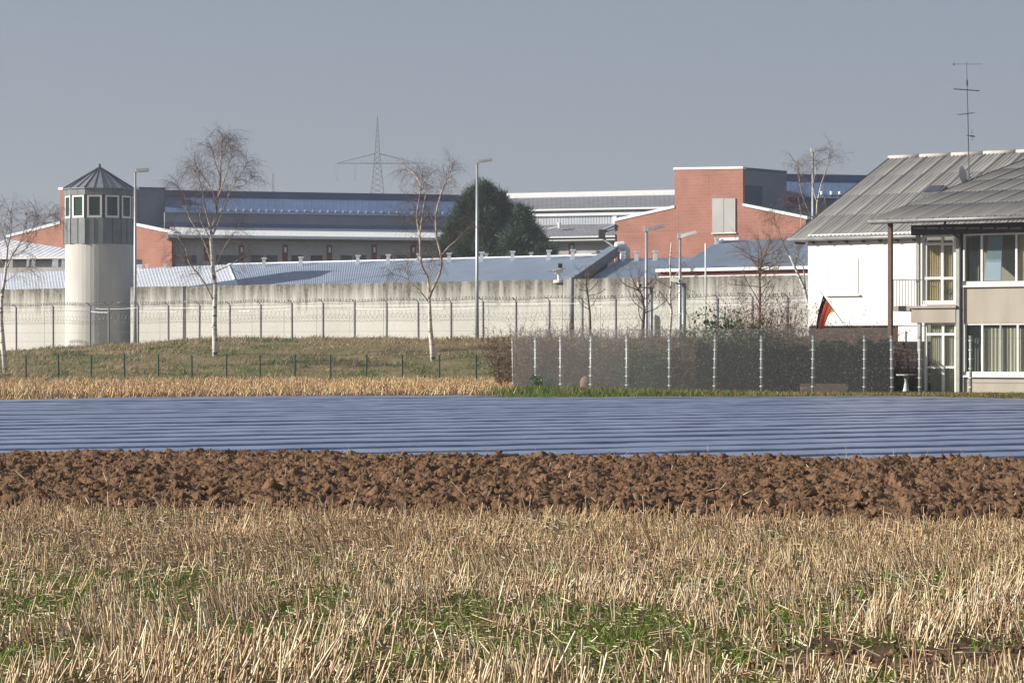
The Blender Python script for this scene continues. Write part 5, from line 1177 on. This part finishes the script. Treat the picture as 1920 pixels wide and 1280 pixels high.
def bare_tree(name, label, trunk, d, tr, nl, Ll, seed, m='bark', tw='greytwig', up=.5, group=None, twn=8, tl=.8, rt_=.009):
    random.seed(seed); base = P(*trunk[0], d); base.z = float(gz(base.x, d)); t = thing(name, label, 'tree', base, group)
    tp = [P(u, v, d) for u, v in trunk]; tp[0].z = min(tp[0].z, base.z) - .1
    q = MB(); q.tube(tp, list(np.linspace(tr, tr * .3, len(tp))), 7); q.build('trunk', M[m], t, smooth=True)
    twm = MB()
    for i in range(nl):
        p, dd = along(tp, random.uniform(.3, .98)); a = random.uniform(0, 6.28); d0 = (Vector((math.cos(a), math.sin(a) * .8, random.uniform(.1, 1) * up + .1))).normalized()
        L = wander(p, d0, Ll * random.uniform(.6, 1.2), 5, .22, .25); q = MB(); q.tube(L, list(np.linspace(tr * .26, .009, 6)), 5); q.build('limb', M[m], t, smooth=True)
        twigs(twm, L, twn, tl, rt_, .1, 1, .25, 4)
    twigs(twm, tp, twn * 2, tl, rt_, .0, 1, .5, 4); twm.build('crown', M[tw], t)
bare_tree('bare_tree', 'young bare tree with red-brown stem behind the left part of the mesh fence', [(1108, 700), (1107, 640), (1106, 590), (1103, 560), (1099, 532), (1103, 500)], 112, .07, 16, .75, 5, m='twig', tw='twig', up=.7, group='young trees by the house garden', tl=.4, twn=4, rt_=.007)
bare_tree('bare_tree', 'bare dark tree leaning left of the grey-headed lamp mast', [(1206, 690), (1205, 620), (1208, 580), (1204, 555), (1196, 540)], 132, .11, 12, 1.6, 8, up=.8, group='young trees by the house garden', tl=.8)
bare_tree('bare_tree', 'spreading bare dark tree left of the white house', [(1423, 690), (1424, 620), (1425, 560), (1424, 520), (1427, 495), (1434, 475)], 118, .085, 24, 1.7, 14, up=.5, group='young trees by the house garden', tl=.75, twn=10)

# conifer behind the halls
def conifer(label, d, tops, zb, seed):
    """tops: list of (u, vtop, half width px at vbase, vbase, n)"""
    r = np.random.default_rng(seed); b = P(tops[0][0], 0, d); t = thing('conifer_tree', label, 'conifer', (b.x, d, zb), None)
    q = MB(); b0 = Vector((b.x, d, zb)); q.tube([b0, P(tops[0][0] + 2, tops[0][1] + 20, d)], [.32, .05], 8); q.build('trunk', M['bark'], t)
    Vs, Fs, Cs = [], [], []; off = 0; k = d / FOC
    for (u, vt, hw, vb, n) in tops:
        for i in range(int(n * .42) if n > 40 else n):
            f = r.random() ** .72; v = vt + (vb - vt) * f; hwf = hw * (f ** 1.08) * (0.72 + .55 * vnoise(f * 9 + u, u * .3, seed)) + 2
            a = r.uniform(0, 6.28); rad = math.sqrt(r.uniform(.12, 1.0)) * hwf * k * (0.25 + 1.25 * float(vnoise(a * 2.2 + u, f * 11, seed + 3)) ** 1.3)
            c = np.array([(u - 960) * k + math.cos(a) * rad, d + math.sin(a) * rad, EYE + (VH - v) * k])
            m = 64; out = np.array([math.cos(a) * .8, math.sin(a) * .8, .62]); dirs = r.normal(size=(m, 3)) * .6 + out * .9; dirs /= np.linalg.norm(dirs, axis=1)[:, None]
            sz = r.uniform(.35, .85, (m, 1)); st = c + r.normal(size=(m, 3)) * .26; e = st + dirs * sz; sd_ = np.cross(dirs, r.normal(size=(m, 3))); sd_ /= np.linalg.norm(sd_, axis=1)[:, None]; sd_ *= .032
            Vs.append(np.stack([st - sd_, st + sd_, e], 1).reshape(-1, 3)); Fs.append(np.arange(m * 3).reshape(-1, 3) + off); off += m * 3
            col = np.array([0.04, 0.072, 0.042]) * r.uniform(.45, 1.9) + np.array([.02, .01, 0]) * (r.random() < .2); Cs.append(np.tile(col, (m * 3, 1)))
    build_np('crown', np.concatenate(Vs), np.concatenate(Fs), M['leaf'], t, np.concatenate(Cs))
    return t
conifer('large dark green conifer rising above the blue hall roof', 252, [(908, 348, 84, 500, 560), (888, 362, 58, 500, 240), (930, 378, 62, 500, 260), (862, 425, 46, 510, 150), (902, 342, 8, 385, 26), (915, 348, 7, 388, 22), (879, 352, 8, 398, 26), (866, 378, 8, 420, 24), (853, 398, 8, 440, 24), (842, 420, 8, 465, 24), (832, 444, 8, 490, 24), (927, 358, 7, 400, 22), (942, 366, 8, 410, 24), (957, 378, 7, 420, 22), (966, 392, 6, 430, 16), (890, 348, 5, 380, 14)], 1.0, 3)
conifer('smaller dark conifer right of the large one', 248, [(977, 397, 52, 500, 260), (992, 412, 44, 500, 150), (962, 430, 40, 500, 110), (977, 383, 6, 425, 22), (989, 398, 6, 440, 20), (1002, 422, 7, 470, 20), (1013, 440, 7, 490, 20), (966, 408, 6, 450, 16)], 1.0, 9)
conifer('low dark conifer at the foot of the larger conifers', 246, [(1030, 468, 24, 505, 70), (1012, 455, 20, 505, 60)], 1.0, 12)

# garden shrubs behind the mesh fence
def shrub(name, label, u, d, wid, h, n, seed, m='greytwig', leafc=None, nleaf=0, lsz=.03, lift=0.0, group='garden shrubs behind the mesh fence', r=.008):
    random.seed(seed); rr = np.random.default_rng(seed); b = P(u, 0, d); z0 = float(gz(b.x, d)) + lift; t = thing(name, label, 'shrub', (b.x, d, z0), group); q = MB(); tips = []
    for i in range(n):
        a = random.uniform(0, 6.28); s_ = math.sqrt(random.random()); p = Vector((b.x + math.cos(a) * s_ * wid * .35, d + math.sin(a) * s_ * wid * .3, z0 - .05))
        dd = Vector((math.cos(a) * s_ * wid * .45, math.sin(a) * s_ * wid * .4, h)).normalized(); pts = wander(p, dd, h * random.uniform(.55, 1.12), 5, .20, .05)
        q.tube(pts, list(np.linspace(r * 1.4, r * .5, 6)), 3, False)
        for _ in range(5):
            p2, d2 = along(pts, random.uniform(.15, 1)); q2 = wander(p2, (d2 * .6 + rvec() * .8).normalized(), h * random.uniform(.12, .38), 3, .25, 0); q.tube(q2, [r * .8, r * .65, r * .5, r * .35], 3, False); tips += q2
    q.build('branches', M[m], t)
    if nleaf:
        T_ = np.array([tuple(x) for x in tips]); c = T_[rr.integers(0, len(T_), nleaf)] + rr.normal(size=(nleaf, 3)) * .06; c[:, 2] = np.maximum(c[:, 2], z0 + .04)
        V, F = leaves(c, rr.uniform(.6, 1.3, nleaf) * lsz); cc = np.array(leafc)[rr.integers(0, len(leafc), nleaf)] * rr.uniform(.65, 1.3, (nleaf, 1))
        build_np('foliage', V, F, M['leaf'], t, np.repeat(cc, 4, 0))
    return t
BR = [(0.30, 0.18, 0.11), (0.19, 0.115, 0.08), (0.36, 0.24, 0.14), (0.16, 0.13, 0.07)]
GRN = [(0.06, 0.115, 0.035), (0.08, 0.135, 0.04), (0.035, 0.07, 0.03)]
spec = [(975, 112, 2.4, 2.5, 'brown tangled shrub at the left end of the mesh fence'), (1018, 109, 2.4, 2.5, 'brown tangled shrub behind the second fence bay from the left'), (1055, 108, 2.4, 2.45, 'brown tangled shrub left of the young red-stemmed tree'),
        (1095, 106, 2.4, 2.4, 'brown tangled shrub behind the garden stone'), (1140, 105, 2.4, 2.35, 'brown tangled shrub right of the garden stone'), (1185, 104, 2.4, 2.35, 'brown tangled shrub left of the grey-headed lamp mast'),
        (1230, 104, 2.4, 2.35, 'brown tangled shrub between the two lamp masts'), (1275, 103, 2.4, 2.3, 'brown tangled shrub behind the thick camera mast')]
for i, (u, d, w_, h, lab) in enumerate(spec): shrub('bare_shrub', lab, u, d, w_, h, 150, 20 + i, leafc=BR, nleaf=2600, lsz=.035, r=.009)
for i, (u, d, h, lab) in enumerate(((1180, 101, 1.5, 'dark green evergreen sprig right of the fourth fence post'), (1215, 100.5, 1.4, 'bushy green evergreen left of the thick camera mast'), (1232, 100.5, 1.75, 'taller green evergreen left of the thick camera mast'), (1020, 104.2, .62, 'low dark green bush at the fence foot'))):
    shrub('evergreen_shrub', lab, u, d, .7, h, 26, 50 + i, leafc=GRN, nleaf=1500, lsz=.05)
# the laurel, pink shrub and tall weeds rising above the hedge
shrub('laurel_bush', 'dark green laurel above the hedge left of the pink-brown bush', 1372, 106, 2.6, 2.75, 90, 61, leafc=GRN, nleaf=5200, lsz=.085)
shrub('flowering_bush', 'pink-brown flowering bush above the hedge', 1436, 108, 2.7, 3.6, 230, 62, m='twig', leafc=[(0.46, 0.26, 0.27), (0.34, 0.19, 0.17), (0.30, 0.20, 0.10), (0.20, 0.12, 0.09)], nleaf=8000, lsz=.045)
for i, (u, d, h, w_, lab) in enumerate(((1310, 107, 2.25, 1.8, 'dry brown shrub above the left end of the hedge'), (1490, 106, 2.35, 1.5, 'dry brown shrub against the white house corner'), (1160, 112, 2.3, 2.2, 'pale dry shrub in front of the concrete wall left of the masts'), (1560, 102.6, 2.55, 2.6, 'dry low shrub under the flag'), (1620, 102.4, 2.5, 2.2, 'low green-brown shrub at the flagpole foot'))):
    shrub('dry_shrub', lab, u, d, w_, h, 90, 70 + i, leafc=[(0.24, 0.16, 0.09), (0.17, 0.12, 0.07), (0.10, 0.10, 0.045)], nleaf=1200, lsz=.04)
for i, u in enumerate((1128, 1232, 1243, 1300, 1522, 1535, 1607)):
    d = 112 if u < 1400 else 102.8
    shrub('dry_weeds', ['thin dry weeds left of the masts', 'thin dry weeds right of the grey-headed mast', 'thin dry weeds left of the young birch', 'thin dry weeds right of the pale-headed mast', 'thin dry stems at the white wall corner', 'thin dry stems left of the flag', 'thin dry stems right of the flagpole'][i], u, d, .9, 2.8 if u < 1400 else 2.45, 22, 90 + i, group='thin dry weeds', r=.006)
# clipped hedge
hg = thing('hedge', 'dark clipped evergreen hedge behind the right part of the mesh fence', 'hedge', (*Plane(1480, 99.6, 8).xy(1480), 0)); HG = Plane(1480, 99.6, 8)
a = HG.xy(1303); b = HG.xy(1668); n = 26000; f = rng.random(n); k = rng.random(n) ** .5 * 1.1; top = 1.72 + .16 * (vnoise(f * 40, f * 0, 81) - .5) * 2
zz = rng.random(n) * top; front = rng.random(n) < .55; k = np.where(front, rng.uniform(-.06, .1, n), k); zz = np.where(~front, top + rng.normal(0, .05, n), zz)
cen = np.stack([a.x + (b.x - a.x) * f + HG.w.x * k, a.y + (b.y - a.y) * f + HG.w.y * k, zz + .05], 1)
V, F = leaves(cen, rng.uniform(.03, .07, n)); cc = np.array([(0.035, 0.05, 0.028), (0.028, 0.042, 0.025), (0.055, 0.06, 0.035), (0.08, 0.06, 0.04)])[rng.integers(0, 4, n)] * rng.uniform(.6, 1.3, (n, 1))
build_np('foliage', V, F, M['leaf'], hg, np.repeat(cc, 4, 0))
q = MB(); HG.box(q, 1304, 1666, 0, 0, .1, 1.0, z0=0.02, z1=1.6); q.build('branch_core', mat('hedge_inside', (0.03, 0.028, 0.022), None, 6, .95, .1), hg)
# low brick bench, round garden stone
gs = P(1098, 735, 102.0); q = MB(); z0 = .02
for k_ in range(1): pass
rings = [[Vector((gs.x + r_ * math.cos(a) * (1 + .06 * math.sin(3 * a)), gs.y + r_ * .8 * math.sin(a), z0 + z)) for a in np.linspace(0, 2 * math.pi, 17)[:-1]] for z, r_ in ((0, .17), (.15, .21), (.35, .22), (.48, .16), (.56, .05))]
for A_, B_ in zip(rings, rings[1:]):
    for i in range(16): q.face([A_[i], A_[(i + 1) % 16], B_[(i + 1) % 16], B_[i]])
q.face(rings[-1]); mark(q.build('garden_stone', mat('terracotta_stone', (0.34, 0.20, 0.14), (0.25, 0.15, 0.11), 6, .9, .2), base=(gs.x, gs.y, z0), smooth=True), 'rounded terracotta stone behind the mesh fence', 'stone')
bb_ = thing('low_brick_edging', 'low tan brick edging at the foot of the dark hedge', 'wall', (*HG.xy(1545, -.8), 0)); bmat = mat('tan_brick', (0.22, 0.155, 0.11), (0.16, 0.115, 0.085), 4, .9, .2, vary=.2)
for r_ in range(3):
    for c_ in range(9):
        u = 1500 + c_ * 9.6 + (4.8 if r_ % 2 else 0); q = MB(); HG.box(q, u, u + 9.1, 719 + r_ * 5.5, 724 + r_ * 5.5, -.8 + random.uniform(-.01, .01), -.66); q.build('brick', bmat, bb_)
q = MB(); HG.box(q, 1500, 1590, 720, 742, -.77, -.68); q.build('mortar_core', M['joint'], bb_)

# ================================================================== haze
hz = bpy.data.materials.new('haze_air'); hz.use_nodes = True; n = hz.node_tree; n.nodes.clear(); o_ = n.nodes.new('ShaderNodeOutputMaterial'); pv = n.nodes.new('ShaderNodeVolumePrincipled')
pv.inputs['Color'].default_value = (0.86, 0.90, 1.0, 1); pv.inputs['Density'].default_value = 0.0003; pv.inputs['Anisotropy'].default_value = 0.2
n.links.new(pv.outputs[0], o_.inputs['Volume'])
q = MB(); q.box((-400, -90, -3), (400, 1560, 85)); ho = q.build('haze', hz); mark(ho, 'thin pale winter haze over the fields', 'haze', kind='stuff')
